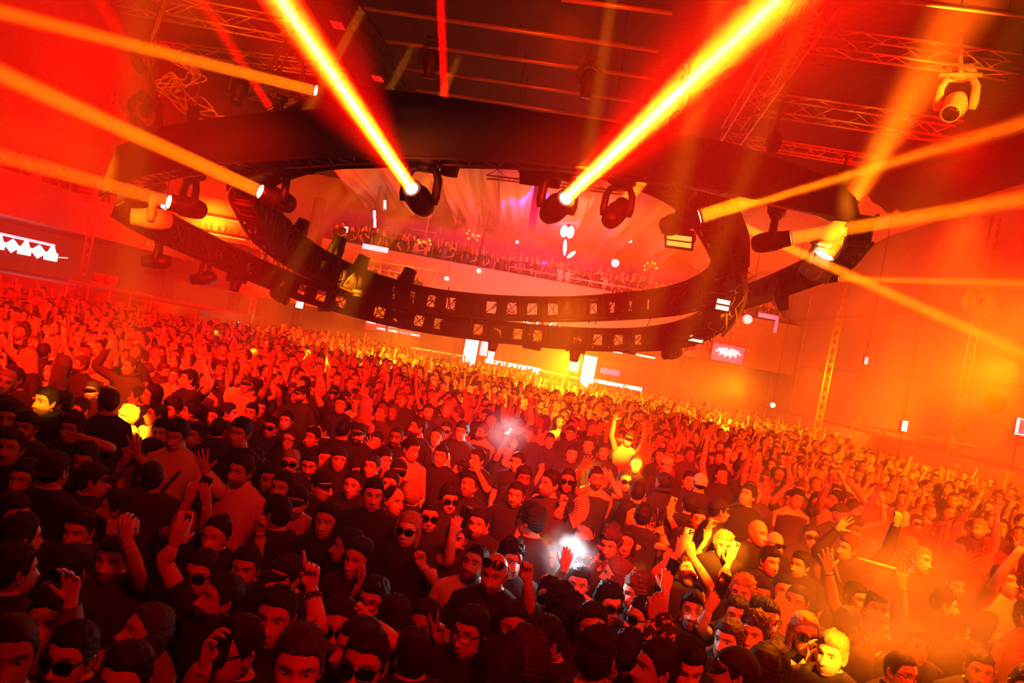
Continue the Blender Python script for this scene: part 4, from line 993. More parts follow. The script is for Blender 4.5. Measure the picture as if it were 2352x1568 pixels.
 ('B', 1080, 1010, 290, 15, 'sk=0 hair=short top=black tee=tee', 'broad person in plain black t-shirt standing still, looking right', 'the broad black shirt'),
 ('B', 1275, 1060, 230, 48, 'sk=0 hair=receding', None, None), ('B', 1235, 910, 220, -5, 'sk=1', None, None),
 ('B', 1770, 1055, 230, 18, 'sk=1 bd=3 gl=shades hair=curly', None, None), ('B', 1440, 1010, 200, 160, 'sk=0 hair=curly hc=l', None, None),
 ('B', 200, 1180, 330, -115, 'sk=1 hair=short top=black', 'person turned away with a clenched fist raised at the left', 'the raised fist'),
 ('B', 20, 710, 230, 150, 'sk=1', None, None), ('B', 60, 230, 170, 30, 'sk=1', None, None), ('B', 300, 340, 170, -5, 'sk=1', None, None), ('B', 1580, 260, 150, 20, 'sk=0 bd=1', None, None),
 ('C', 110, 715, 180, -28, 'sk=0', None, None), ('C', 165, 860, 200, 10, 'sk=3 bd=2 hair=curly', None, None), ('C', 95, 1010, 230, -12, 'sk=0 bd=1', None, None),
 ('C', 300, 1060, 210, -22, 'sk=0 fem=1 hair=bun', None, None), ('C', 400, 910, 240, -55, 'sk=0 bd=1 top=dark', 'person in profile beside the open hand fan', 'the profile by the fan'),
 ('C', 600, 640, 160, 0, 'sk=0', None, None), ('C', 750, 560, 160, -8, 'sk=0 hair=short', None, None), ('C', 890, 620, 150, -10, 'sk=0', None, None), ('C', 400, 520, 140, 0, 'sk=0', None, None), ('C', 560, 880, 210, -5, 'sk=2 fem=1 hair=long gl=shades', None, None),
 ('C', 1075, 880, 190, 15, 'sk=0 gl=shades hair=buzz', 'person in sunglasses with a raised arm beside the head', 'the right sunglasses'),
 ('C', 1190, 985, 210, 178, 'sk=0 hair=buzz', 'person seen from behind with cropped hair, right of the hand fan', 'the cropped back of head'),
 ('C', 1180, 730, 170, -5, 'sk=0 hair=bun fem=1', 'person whose face is bleached white by a beam', 'the bleached face'),
 ('C', 1655, 880, 170, 5, 'sk=0 bd=3', None, None), ('C', 1755, 900, 180, 175, 'sk=0 cap=capback capc=white', 'person from behind in a white cap', 'the white cap'),
 ('C', 230, 1240, 290, -125, 'sk=0 hair=fringe gl=glasses top=dark', 'person in glasses turned away to the left, hair lit blue-white', 'the turned-away glasses'),
 ('C', 715, 1350, 260, -25, 'sk=0 fem=1 hair=bun', 'person with tied-back hair right behind the glaring phone light', 'the tied-back hair'),
 ('C', 945, 1450, 270, -28, 'sk=0 hair=curly hc=b top=floral tee=shirt p=-14', 'smiling person in a floral shirt looking down', 'the floral shirt'),
 ('C', 1080, 1440, 230, -5, 'sk=1 fem=1 hair=long', None, None), ('C', 1740, 1225, 200, -5, 'sk=0 bd=3', None, None),
 ('C', 1240, 1200, 230, 170, 'sk=1 hair=short', 'person seen from behind filming with both arms raised', 'the two-armed filmer'),
 ('C', 1100, 1170, 210, 60, 'sk=1 fem=1 hair=long', None, None), ('C', 1660, 1100, 200, 175, 'sk=1 cap=beanie', 'person in beanie from behind, left arm up with a pale phone', 'the beanie filmer'), ('C', 1930, 1150, 220, 100, 'sk=1 hair=short cap=cap', 'person in cap raising a beam-lit white phone', 'the white phone raiser'), ('C', 2280, 1350, 230, 30, 'sk=0 hair=bald', None, None),
 ('G', 370, 400, 270, 40, 'sk=0 hair=short hc=k p=-22', 'person bowing the head to the right beside the phone light', 'the bowed head'),
 ('G', 700, 440, 250, -8, 'sk=0 cap=beanie gl=shades', 'person in wide sunglasses and beanie lit white by the phone light', 'the beanie and sunglasses'),
 ('G', 650, 680, 310, -6, 'sk=0 bd=3 hair=short top=beige tee=tank', 'person with parted lips in a pale top, gazing past the stage', 'the pale tank top'),
 ('G', 390, 800, 270, -8, 'sk=1 gl=shades hair=short top=dark', 'person in round dark sunglasses, hair lit blue', 'the blue-lit hair'),
 ('G', 560, 970, 300, -150, 'sk=2 hair=curly', None, None), ('G', 500, 860, 260, 150, 'sk=1 hair=curly', None, None),
 ('G', 930, 870, 290, 22, 'sk=0 gl=shades hair=curly top=dark', 'person in black sunglasses facing right, loose strap on the shoulder', 'the strap and sunglasses'),
 ('G', 775, 1070, 270, 5, 'sk=1 fem=1 hair=long gl=shades_top', 'person with sunglasses on the head peering over shoulders', 'the peering dancer'),
 ('G', 1180, 750, 320, -75, 'sk=0 hair=mullet hc=r p=-16', 'person in profile with an earring, head bent to the left', 'the earring wearer'),
 ('G', 990, 600, 270, -95, 'sk=1 fem=1 hair=long hc=r', None, None),
 ('G', 1650, 570, 270, -3, 'sk=0 bd=1 hair=short hc=b top=black p=24', 'person in black t-shirt looking up at a phone held in both hands', 'the overhead filmer'),
 ('G', 1690, 930, 320, -18, 'sk=1 bd=1 hair=fringe top=black p=10', 'person in black top looking up, below the overhead filmer', 'the upturned face'),
 ('G', 1220, 990, 280, -60, 'sk=0 gl=shades hair=short', None, None),
 ('G', 350, 1200, 390, -70, 'sk=1 hair=short p=-20 top=black', 'person bending left with a neck chain, front of the pale tank top', 'the bent neck'),
 ('G', 815, 1340, 400, 165, 'sk=0 hair=flat top=black', 'person seen from behind with shaved sides, front row', 'the shaved sides'),
 ('G', 1110, 1310, 380, 155, 'sk=1 hair=short top=floral tee=shirt', 'person from behind in a printed shirt, front row', 'the printed shirt'),
 ('G', 1630, 1430, 380, 0, 'sk=0 hair=quiff p=-14', 'person with combed-up fringe looking down, lower border', 'the combed-up fringe'),
 ('G', 2000, 1190, 320, -42, 'sk=0 hair=fringe hc=b', None, None), ('G', 2230, 1130, 300, -35, 'sk=0 hair=curly hc=b', None, None),
 ('G', 2080, 960, 260, -15, 'sk=0 hair=short', None, None), ('G', 2130, 760, 250, -30, 'sk=0 hair=curly hc=l', None, None),
 ('G', 2300, 780, 260, -5, 'sk=0 fem=1 cap=hood capc=dark', 'person in a close hood with closed eyes', 'the close hood'), ('G', 2290, 960, 250, -5, 'sk=0 gl=glasses', None, None),
 ('G', 170, 1380, 440, 175, 'sk=1 hair=curly hc=b', 'person with curly head turned away, cut by the lower border', 'the curly head'),
 ('G', 50, 460, 260, 20, 'sk=1 hair=curly p=-5', None, None), ('G', 60, 1060, 280, 8, 'sk=1 fem=1 hair=long', None, None), ('G', 2050, 1480, 340, -100, 'sk=1 cap=cap', None, None), ('G', 1350, 1440, 300, -80, 'sk=1 hair=short', None, None), ('G', 2320, 1450, 330, 150, 'sk=1 hair=long fem=1', None, None),
 ('G', 1965, 335, 210, -10, 'sk=0 hair=curly hc=l', 'person with beam-lit face raising a glaring pale phone', 'the bright-faced filmer'),
 ('C', 30, 620, 160, -15, 'sk=0 hair=short', 'person raising both arms right below the far torch glare', 'the torch neighbour'),
 ('H', 300, 835, 230, -38, 'sk=0 hair=buzz', 'person facing left in the orange smoke beside the pale fan', 'the one by the pale fan'),
 ('H', 330, 510, 230, -55, 'sk=0 hair=short', None, None), ('H', 65, 480, 220, 15, 'sk=0 hair=fringe', None, None), ('H', 180, 730, 210, -5, 'sk=0', None, None), ('H', 110, 320, 190, 20, 'sk=0 gl=shades hair=bald', None, None),
 ('H', 615, 1320, 340, -48, 'sk=0 hair=quiff hc=l', 'person facing left whose face glows white-yellow in the smoke', 'the glowing face'),
 ('H', 370, 1130, 280, -3, 'sk=0 fem=1 hair=long hc=l gl=shades', 'person in sunglasses holding a lit cigarette to the lips', 'the smoker'),
 ('H', 1010, 1090, 300, 52, 'sk=0 hair=short hc=b', 'person in the smoke looking right, fingers spread below', 'the smoke profile'),
 ('H', 1250, 1480, 340, 20, 'sk=0 gl=glasses hair=buzz', 'person in clear glasses inside the smoke at the lower border', 'the clear glasses'),
 ('H', 1015, 900, 240, -10, 'sk=0', 'person holding up a printed sheet with both hands', 'the sheet holder'), ('H', 770, 1050, 260, 120, 'sk=1', None, None),
 ('H', 1640, 870, 260, 70, 'sk=0 hair=short', None, None), ('H', 1740, 1120, 280, 80, 'sk=0 hair=short gl=shades', 'person in dark glasses facing right, half lost in smoke', 'the smoky glasses'),
 ('H', 2010, 1090, 280, 65, 'sk=1 cap=hood capc=black', 'person in a black hood facing right near the right border', 'the black hood'),
 ('H', 430, 250, 180, -5, 'sk=0 fem=1 hair=long gl=shades', None, None), ('H', 1110, 290, 180, 5, 'sk=0', None, None), ('H', 1740, 700, 200, -5, 'sk=0', None, None), ('H', 1380, 130, 150, 0, 'sk=0 gl=shades', None, None), ('H', 1210, 100, 140, -5, 'sk=0', None, None), ('H', 840, 810, 210, 20, 'sk=1', None, None),
 ('H', 90, 1400, 330, 170, 'sk=1 hair=long fem=1', None, None), ('H', 1950, 1460, 300, -20, 'sk=0', None, None), ('H', 1380, 1230, 280, 0, 'sk=0', None, None), ('H', 30, 1000, 280, 10, 'sk=0 gl=glasses', None, None),
]
# raised arms: hero short name -> {side: spec}; positions as view coordinates
def W_(q, dy=-.15): x, y = vw(q); return (x, y, dy)
ARMS = {
 'the fist before the face': {1: dict(e=W_(('A', 1000, 590), -.25), w=W_(('A', 720, 480), -.35), h='fist', d=(-1, .0), p='f')},
 'the sideways phone holder': {1: dict(e=W_(('E', 1230, 560), -.15), w=W_(('E', 1150, 290), -.3), h='hold', d=(-.1, -1), p='b')},
 'the dark beanie': {1: dict(e=W_(('E', 640, 980), .02), w=W_(('E', 630, 800), .10), h='hold', d=(.05, -1), p='f')},
 'the black cap by the cuff': {1: dict(e=W_(('F', 590, 1100), -.95), w=W_(('F', 530, 700), -.85), h='point', d=(0, -1), p='f')},
 'the hand on cheek': {1: dict(e=W_(('F', 930, 800), -.15), w=W_(('F', 965, 690), -.2), h='relax', d=(.35, -1), p='l')},
 'the thin-framed glasses': {1: dict(e=W_(('F', 1310, 1230), -.8), w=W_(('F', 1040, 1000), -.7), h='fist', d=(-.8, -.75), p='f')},
 'the wraparound sunglasses': {1: dict(e=W_(('F', 1620, 640), -.1), w=W_(('F', 1530, 510), -.25), h='fist', d=(-.2, -1), p='f')},
 'the smiling dancer': {1: dict(w=W_(('F', 1680, 1180), -.1), h='peace', d=(-.05, -1), p='f')},
 'the goggles wearer': {1: dict(e=W_(('G', 210, 900), -.05), w=W_(('G', 205, 640), -.15), h='point', d=(-.12, -1), p='f')},
 'the hidden filmer': {-1: dict(e=W_(('F', 1760, 480), -.1), w=W_(('F', 1800, 230), -.2), h='hold', d=(.3, -1), p='b')},
 'the raised fist': {-1: dict(e=W_(('B', 60, 1520), -.15), w=W_(('B', 70, 1335), -.15), h='fist', d=(0, -1), p='f')},
 'the camera holder': {-1: dict(e=W_(('B', 1660, 950), -.1), w=W_(('B', 1810, 800), -.2), h='hold', d=(.8, -.9), p='b'), 1: dict(e=W_(('B', 2110, 960), -.1), w=W_(('B', 2030, 800), -.2), h='open', d=(-.3, -1), p='b')},
 'the dark phone holder': {-1: dict(w=W_(('B', 1060, 600), -.2), h='open', d=(-.1, -1), p='f')},
 'the two-armed filmer': {-1: dict(e=W_(('C', 1160, 1480), -.1), w=W_(('C', 1280, 1370), -.05), h='hold', d=(.3, -1), p='f'), 1: dict(e=W_(('C', 1440, 1480), -.1), w=W_(('C', 1410, 1350), -.05), h='hold', d=(-.35, -1), p='f')},
 'the right sunglasses': {-1: dict(e=W_(('C', 1030, 1010), -.1), w=W_(('C', 960, 860), -.1), h='relax', d=(-.8, -.75), p='b')},
 'the profile by the fan': {1: dict(e=W_(('C', 470, 1190), -.1), w=W_(('C', 515, 1110), -.15), h='fist', d=(.2, -1), p='f')},
 'the overhead filmer': {-1: dict(e=W_(('G', 1350, 590), -.1), w=W_(('G', 1560, 400), -.25), h='hold', d=(.35, -1), p='b'), 1: dict(e=W_(('G', 1840, 700), -.1), w=W_(('G', 1690, 440), -.25), h='hold', d=(-.25, -1), p='b')},
 'the printed shirt': {1: dict(e=W_(('G', 1310, 1330), -.05), w=W_(('G', 1340, 1000), .05), h='fist', d=(.1, -1), p='b'), -1: dict(e=W_(('G', 1480, 1200), -.05), w=W_(('G', 1415, 960), .05), h='fist', d=(-.25, -1), p='b')},
 'the sheet holder': {-1: dict(e=W_(('H', 640, 840), -.1), w=W_(('H', 590, 560), -.15), h='open', d=(-.12, -1), p='b'), 1: dict(e=W_(('H', 1250, 960), -.1), w=W_(('H', 1250, 700), -.15), h='three', d=(.05, -1), p='b')},
 'the smoke profile': {-1: dict(w=W_(('H', 960, 1380), -.3), h='open', d=(0, -1), p='b')},
 'the smoker': {-1: dict(e=W_(('H', 330, 1480), -.15), w=W_(('H', 400, 1370), -.2), h='pinch', d=(.1, -1), p='r')},
 'the grey hooded top': {1: dict(e=W_(('E', 620, 1160), -.2), w=W_(('E', 640, 830), -.25), h='relax', d=(0, -1), p='f')},
 'the upright phone holder': {-1: dict(e=W_(('E', 1750, 1560), -.15), w=W_(('E', 1840, 1400), -.2), h='hold', d=(.25, -1), p='r')},
 'the open white shirt': {-1: dict(e=W_(('A', 1960, 960), -.1), w=W_(('A', 1850, 800), -.15), h='open', d=(-.25, -1), p='b')},
 'the closed-eyed dancer': {}, 'the pale shirt with strap': {},
 'the upturned face': {1: dict(e=W_(('G', 1760, 1060), -.1), w=W_(('G', 1830, 920), -.15), h='hold', d=(.5, -1), p='b')},
 'the earring wearer': {1: dict(e=W_(('G', 1400, 900), -.1), w=W_(('G', 1445, 740), -.2), h='hold', d=(.15, -1), p='b')},
 'the bare shoulders': {}, 'the black hood': {1: dict(e=W_(('H', 2320, 1530), -.1), w=W_(('H', 2190, 1400), -.2), h='three', d=(-.35, -1), p='b')},
 'the lifted chin': {-1: dict(e=W_(('E', 1480, 480), .1), w=W_(('E', 1560, 330), .1), h='hold', d=(.35, -1), p='b')},
 'the two-hand filmer': {-1: dict(e=W_(('A', 1560, 1330), -.1), w=W_(('A', 1690, 1060), -.2), h='hold', d=(.35, -1), p='b'), 1: dict(e=W_(('A', 1850, 1340), -.1), w=W_(('A', 1865, 1080), -.2), h='hold', d=(-.2, -1), p='b')},
 'the beanie filmer': {-1: dict(w=W_(('C', 1480, 1200), -.15), h='hold', d=(.1, -1), p='b')},
 'the white phone raiser': {-1: dict(e=W_(('G', 1720, 460), -.1), w=W_(('G', 1810, 290), -.15), h='hold', d=(.2, -1), p='b')},
 'the bright-faced filmer': {1: dict(e=W_(('G', 1950, 620), -.1), w=W_(('G', 2010, 500), -.15), h='hold', d=(.25, -1), p='b')},
 'the torch neighbour': {-1: dict(e=W_(('C', -60, 640), -.1), w=W_(('C', 5, 510), -.15), h='hold', d=(.15, -1), p='b'), 1: dict(e=W_(('C', -10, 720), -.1), w=W_(('C', 70, 590), -.1), h='hold', d=(.4, -1), p='b')},
 'the bowed head': {1: dict(e=W_(('G', 440, 700), -.35), w=W_(('G', 535, 530), -.62), h='hold', d=(.25, -1), p='b')},
 'the cropped head': {1: dict(w=W_(('A', 1230, 650), .1), h='open', d=(-.1, -1), p='f')},
}
WRIST = {'the black cap by the cuff': {1: 'cuff'}, 'the thin-framed glasses': {1: 'beads'}, 'the raised fist': {-1: 'bands'}, 'the two-armed filmer': {1: 'watch', -1: 'band'}, 'the sheet holder': {1: 'watch', -1: 'band'}, 'the camera holder': {-1: 'band'}, 'the printed shirt': {1: 'bands', -1: 'bands'}}
def parse(s):
    k = {}
    for t in s.split():
        a, b = t.split('=')
        a = {'sk': 'skin', 'bd': 'beard', 'p': 'pitch'}.get(a, a)
        k[a] = float(b) if a == 'pitch' else int(b) if b.isdigit() else b
    return k
PEOPLE = []                                     # dict(px, Y, head, kw, label, nick, hh)
def place(px, py, hh, z0=1.66, h=.238):
    Y = F_PX * h / hh; d = ray(px, py)[2]
    z = CAM[2] + d * Y
    z = min(max(z, 1.50), 1.86)
    return P(px, py, (z - CAM[2]) / d)
for v, x, y, hh, yaw, look, lab, nick in HERO:
    px, py = vw((v, x, y)); kw = parse(look); kw['yaw'] = yaw; kw['fem'] = bool(kw.get('fem', 0))
    PEOPLE.append(dict(px=px, py=py, head=place(px, py, hh / 3.92), kw=kw, label=lab, nick=nick, hero=True))
# heroes that would stand in one another slide along their own line of sight
def slide(p, dY):
    d = ray(p['px'], p['py']); Y = p['head'][1] + dY; z = CAM[2] + d[2] * Y
    if 1.44 < z < 1.92: p['head'] = CAM + d * Y; return True
    return False
for it in range(60):
    moved = False
    for i in range(len(PEOPLE)):
        for j in range(i):
            a, b = PEOPLE[i], PEOPLE[j]; v = a['head'][:2] - b['head'][:2]; dd = math.hypot(*v)
            if dd < .36:
                s = 1 if v[1] >= 0 else -1
                moved |= slide(a, s * .03); moved |= slide(b, -s * .03)
    if not moved: break
NIND = 318
def head_px(Y): return F_PX * .238 / Y
r = np.random.default_rng(3); G = [p['head'][:2] for p in PEOPLE]; cand = []
for _ in range(26000):
    Y = math.sqrt(r.uniform(2.9 ** 2, 15.5 ** 2)); X = r.uniform(-.80, .76) * Y
    if X > 12.0: continue
    md = .40 if Y < 6 else .46
    A_ = np.array(G); 
    if np.min(np.hypot(A_[:, 0] - X, A_[:, 1] - Y)) < md: continue
    z = r.normal(1.66, .08); z = min(max(z, 1.46), 1.86); x, y = proj((X, Y, z)); s = head_px(Y)
    if x < -40 or x > 2392 or y > 1600: continue
    if any(abs(x - q['px']) < .55 * (s + head_px(q['head'][1])) and abs(y - q['py']) < .62 * (s + head_px(q['head'][1])) for q in PEOPLE if q.get('hero')): continue
    G.append(np.array([X, Y])); cand.append((math.hypot(X, Y, 1.3), X, Y, z, x, y))
cand.sort()
nf = NIND - len(PEOPLE); FILL, REST = cand[:nf], cand[nf:]
YCUT = FILL[-1][0]
HS = ['short'] * 6 + ['quiff', 'fringe', 'curly', 'buzz', 'flat', 'receding', 'mullet', 'long', 'long', 'bun']
def rand_kw(r, armp=.3):
    k = dict(hair=str(r.choice(HS)), hc=str(r.choice(['k', 'k', 'k', 'b', 'b', 'l', 'r'])), skin=int(r.choice([0, 0, 0, 1, 1, 2, 3])), yaw=float(np.clip(r.normal(-8, 38), -110, 110)) if r.random() > .1 else float(r.uniform(140, 220)),
             pitch=float(r.normal(0, 8)), tilt=float(r.normal(0, 5)), top=str(r.choice(['black'] * 6 + ['dark', 'dark', 'white', 'grey', 'navy', 'beige'])), tee=str(r.choice(['tee'] * 6 + ['tank', 'shirt', 'hoodie'])))
    k['fem'] = k['hair'] in ('long', 'bun'); k['beard'] = 0 if k['fem'] else int(r.choice([0, 0, 1, 2, 3]))
    if r.random() < .16: k['gl'] = str(r.choice(['shades', 'shades', 'glasses', 'shades_top']))
    if r.random() < .13 and not k['fem']: k['cap'] = str(r.choice(['cap', 'capback', 'beanie'])); k['capc'] = str(r.choice(['black', 'black', 'dark', 'white']))
    return k
def rand_arms(r, head, n=None):
    out = {}
    n = n or (1 if r.random() < .65 else 2)
    for s in (r.permutation([-1, 1])[:n]):
        s = int(s); up = r.uniform(.15, .46)
        out[s] = dict(w3=tuple(head + np.array([s * r.uniform(.12, .38), -r.uniform(.05, .35), up])), h=str(r.choice(['open', 'fist', 'point', 'relax', 'peace', 'hold', 'open'])), p=str(r.choice(['f', 'b', 'f'])))
    return out
for dd, X, Y, z, x, y in FILL:
    kw = rand_kw(r); hd = np.array([X, Y, z])
    if r.random() < .27 and y < 1480: kw['arms'] = rand_arms(r, hd)
    PEOPLE.append(dict(px=x, py=y, head=hd, kw=kw, label=None, nick=None))
# labels: what the person wears and does, then the neighbour one can find
NICKS = [p for p in PEOPLE if p['nick']]
def describe(p, full):
    k = p['kw']; col = {'black': 'black', 'dark': 'dark', 'white': 'white', 'grey': 'grey', 'navy': 'navy', 'beige': 'pale', 'floral': 'floral'}[k.get('top', 'black')]
    t = 'bare chest' if k.get('tee') == 'none' else col + ' ' + {'tee': 't-shirt', 'tank': 'tank top', 'shirt': 'shirt', 'hoodie': 'hoodie'}[k.get('tee', 'tee')]
    a = [t]
    if k.get('cap'): a.append({'cap': 'cap', 'capback': 'backwards cap', 'beanie': 'beanie', 'hood': 'hood'}[k['cap']])
    if k.get('gl'): a.append('glasses' if k['gl'] == 'glasses' else 'sunglasses')
    s = 'person in ' + ' and '.join(a[:2])
    if k.get('arms'): s += ', %s raised' % ('arm' if len(k['arms']) == 1 else 'arms')
    elif full:
        yw = k['yaw']; s += ', back turned' if abs(yw) > 125 else ', facing %s' % ('stage' if abs(yw) < 22 else 'left' if yw < 0 else 'right')
    return s
used = set(p['label'] for p in PEOPLE if p['label'])
for p in PEOPLE:
    if p['label']: continue
    near = sorted((math.hypot(q['px'] - p['px'], (q['py'] - p['py'])) / head_px(p['head'][1]), i) for i, q in enumerate(NICKS))
    done = False
    for full in (False, True):
        for d, i in near[:5]:
            q = NICKS[i]; dx, dy = q['px'] - p['px'], q['py'] - p['py']
            dirw = ('above' if dy > 0 else 'below') if abs(dy) > 1.6 * abs(dx) else ('left of' if dx > 0 else 'right of') if abs(dx) > 1.6 * abs(dy) else ('above left of' if dx > 0 and dy > 0 else 'above right of' if dy > 0 else 'below left of' if dx > 0 else 'below right of')
            pre = 'just ' if d < 1.7 else '' if d < 3.2 else 'well ' if d < 6 else 'far '
            lab = '%s, %s%s %s' % (describe(p, full), pre, dirw, q['nick'])
            if lab not in used and len(lab.split()) <= 16: done = True; break
        if done: break
    if not done:
        for suf in ('second', 'third', 'fourth', 'fifth', 'sixth'):
            l2 = '%s, %s one %s %s' % (describe(p, False), suf, dirw, q['nick'])
            if l2 not in used: lab = l2; break
    used.add(lab); p['label'] = lab
INFO = {}
for p in PEOPLE:
    kw = dict(p['kw']); s = head_px(p['head'][1]); lod = 2 if s > 55 else 1 if s > 30 else 0
    if p['nick'] in ARMS: kw['arms'] = {k: dict(v) for k, v in ARMS[p['nick']].items()}
    if p['nick'] in WRIST: kw['wrist'] = WRIST[p['nick']]
    kw.setdefault('hair', 'short')
    root, info, Mh = person(p['head'], lod=lod, label=p['label'], **kw)
    if p['nick']: INFO[p['nick']] = (root, info, Mh, p['head'])

# ------------------------------------------------------------------ the crowd beyond, too many to tell apart
def far_template(r):
    """one simple figure: (vertices, quads, part index per vertex 0 skin 1 hair 2 top 3 trousers)"""
    V, Q, C = [], [], []; n0 = 0
    def put(v, q, c, t=1.0):
        nonlocal n0
        v = np.asarray(v, float); V.append(v); Q.append(np.asarray(q) + n0); C.append(np.stack([np.broadcast_to(c, len(v)).astype(float), np.broadcast_to(t, len(v)).astype(float)], 1)); n0 += len(v)
    a = rz(np.radians(r.normal(0, 30))) @ rx(np.radians(r.normal(-2, 9))); hc = np.array([0, 0, 1.64])
    d = head_dirs(14, 13); p = head_surface(d); th = np.degrees(np.arctan2(np.abs(d[:, 0]), -d[:, 1])); hl = p[:, 2] > hairline(th, str(r.choice(['short', 'short', 'long', 'receding'])))
    p = np.where(hl[:, None], p + d * .014, p); ax = np.abs(p[:, 0]); dark = np.clip(g2(ax - .032, p[:, 2] - .012, .02, .014) * (d[:, 1] < -.2) * .8 + .5 * g2(p[:, 0], p[:, 2] + .068, .02, .01) * (d[:, 1] < -.2), 0, .8)
    if r.random() < .3: dark = np.maximum(dark, .75 * sst((-.045 - p[:, 2]) / .02))
    put(p @ a.T + hc, grid_q(13, 14), np.where(hl, 1, 0), 1 - dark)
    put(tube_v(np.array([[0, .02, 1.58], [0, .02, 1.50], [0, .01, 1.44]]), np.array([.052, .055, .07]), 6), grid_q(3, 6), 0)
    v, q = loft([(1.47, .085, .07, .01), (1.43, .185, .10, .01), (1.34, .20, .11, 0), (1.1, .17, .11, 0), (.9, .175, .12, 0), (.86, .17, .11, 0)], 9); put(v, q, 2)
    v, q = loft([(.88, .16, .105, 0), (.5, .15, .09, 0), (0.0, .14, .12, 0)], 8); put(v, q, 3)
    k = r.random(); up = {-1: k < .22, 1: k > .80 or k < .07}
    for s in (-1, 1):
        S = np.array([s * .185, .01, 1.405])
        if up[s]: E = S + [s * r.uniform(.05, .2), -r.uniform(.02, .2), r.uniform(-.12, .2)]; Wp = E + unit([-s * r.uniform(-.25, .25), -.3, 1]) * .27
        else: E = S + [s * .06, .02, -.28]; Wp = E + unit([-s * .2, -r.uniform(.4, 1), -r.uniform(-.4, .8)]) * .25
        put(tube_v(np.array([S, S * .5 + E * .5]), np.array([.066, .060]), 6), grid_q(2, 6), 2)
        put(tube_v(np.array([S, S * .4 + E * .6, E, E * .6 + Wp * .4, Wp]), np.array([.05, .045, .04, .04, .027]), 6), grid_q(5, 6), 0)
        F = frame(Wp - E, (0, -1, .1)); dz, dx = F[:, 1], F[:, 0]
        put(tube_v(np.array([Wp, Wp + dz * .05, Wp + dz * .095]), np.array([.026, .040, .038]), 6, ry=np.array([.02, .018, .013]), ref=dx), grid_q(3, 6), 0)
        cu = r.choice([0, .35, .8]) if up[s] else .8
        for f in range(5):
            o = (-.032, -.011, .011, .032, .04)[f]; b = Wp + dz * (.092 if f < 4 else .04) + dx * o; sp = dx * (o * 3 if f < 4 else .8)
            t = unit(dz + sp); L = (.06, .072, .075, .07, .055)[f]; c = F[:, 2] * cu
            put(tube_v(np.array([b, b + unit(t + c * .5) * L * .55, b + unit(t + c * .5) * L * .55 + unit(t + c * 1.8) * L * .45]), np.array([.010, .0095, .007]), 4), grid_q(3, 4), 0)
    return np.concatenate(V), np.concatenate(Q), np.concatenate(C)
rt = np.random.default_rng(21); TEMPL = [far_template(rt) for _ in range(22)]
SKC = np.array([(.66, .46, .36), (.60, .40, .29), (.47, .30, .21), (.22, .125, .085)]); HRC = np.array([(.02, .017, .015), (.07, .042, .028), (.30, .20, .10)]); TPC = np.array([(.018, .018, .02), (.045, .04, .05), (.7, .68, .66), (.25, .25, .26), (.05, .06, .12), (.5, .42, .34)])
M_crowd = mat('crowd_people', (1, 1, 1), .6, tone=True)
def crowd(name, pts, label, cat='crowd'):
    cols = [P(1081, 804, 36), P(1351, 854, 36)]; pts = [q for q in pts if all(math.hypot(q[0] - c[0], q[1] - c[1]) > .95 for c in cols)]
    mb = MB(); r = np.random.default_rng(len(pts))
    for (x, y, z, yaw) in pts:
        V, Q, C = TEMPL[r.integers(len(TEMPL))]; s = r.normal(1, .04); p = (V * [1, 1, s]) @ rz(math.radians(yaw)).T * 1.0 + [x, y, z]
        pal = np.stack([SKC[r.choice(4, p=[.45, .35, .15, .05])], HRC[r.choice(3, p=[.6, .3, .1])], TPC[r.choice(6, p=[.5, .2, .1, .08, .07, .05])], (.035, .04, .06)])
        mb.add(p, Q, None, 0, pal[C[:, 0].astype(int)] * C[:, 1:])
    return tag(mb.build(name, M_crowd), label, cat, kind='stuff')
r = np.random.default_rng(8); pts = []
for dd, X, Y, z, x, y in REST: pts.append((X, Y, 0, float(r.normal(-5, 32))))
for Yr in np.arange(15.4, 37.5, .56):
    for X in np.arange(-min(.80 * Yr, 20), min(.74 * Yr, 12.2), .52 + .006 * Yr):
        x, y = X + r.normal(0, .12), Yr + r.normal(0, .14)
        if x < -10.5 and y > 27: continue
        if x > 10 and y > 34: continue
        pts.append((x, y, 0, float(r.normal(-5, 32))))
crowd('crowd', pts, 'packed mass of dancers filling the floor from mid-hall back to the bar')
pts = []
for _ in range(340): pts.append((r.uniform(-10.2, 13.8), 40 + 4 * r.random() ** 1.5, 5.75, r.normal(0, 35)))
for _ in range(70): pts.append((r.uniform(-12.8, -4.8), 34.8 + 4 * r.random() ** 1.5, 3.5, r.normal(0, 35)))
for _ in range(80): pts.append((-17.9 - 4 * r.random() ** 1.4, r.uniform(24.3, 40), 4.6, 70 + r.normal(0, 35)))
crowd('gallery_crowd', pts, 'onlookers crowded on the galleries behind and beside the dance floor')
# ------------------------------------------------------------------ things held in the crowd
def at(q, Y): x, y = vw(q); return P(x, y, Y)
def wristY(n, s): return INFO[n][1][s][1][1]
BK = np.array([0, -1.0, 0])
phone(at(('E', 1105, 165), wristY('the sideways phone holder', 1) + .03), BK + [0.1, 0, .2], R_AX, 'phone held sideways by a raised hand over the dark front', 'white')
phone(at(('E', 715, 640), wristY('the dark beanie', 1) - .03), (0, 1, .2), (.1, 0, 1), 'black phone held in front of the dark beanie', 'black')
phone(at(('E', 2010, 1170), wristY('the upright phone holder', -1) + .03), (-.5, -1, .1), (.05, 0, 1), 'black phone held upright against the face at the lower border', 'black')
phone(at(('F', 1905, 70), wristY('the hidden filmer', -1) + .03), BK + [0, 0, .1], (.16, 0, 1), 'tall dark phone held upright beside the frowning dancer', 'black')
phone(at(('E', 1645, 165), wristY('the lifted chin', -1) + .03), BK + [.1, 0, .3], (.0, -.3, 1), 'pale phone with three camera lenses held over the dark front left', 'white')
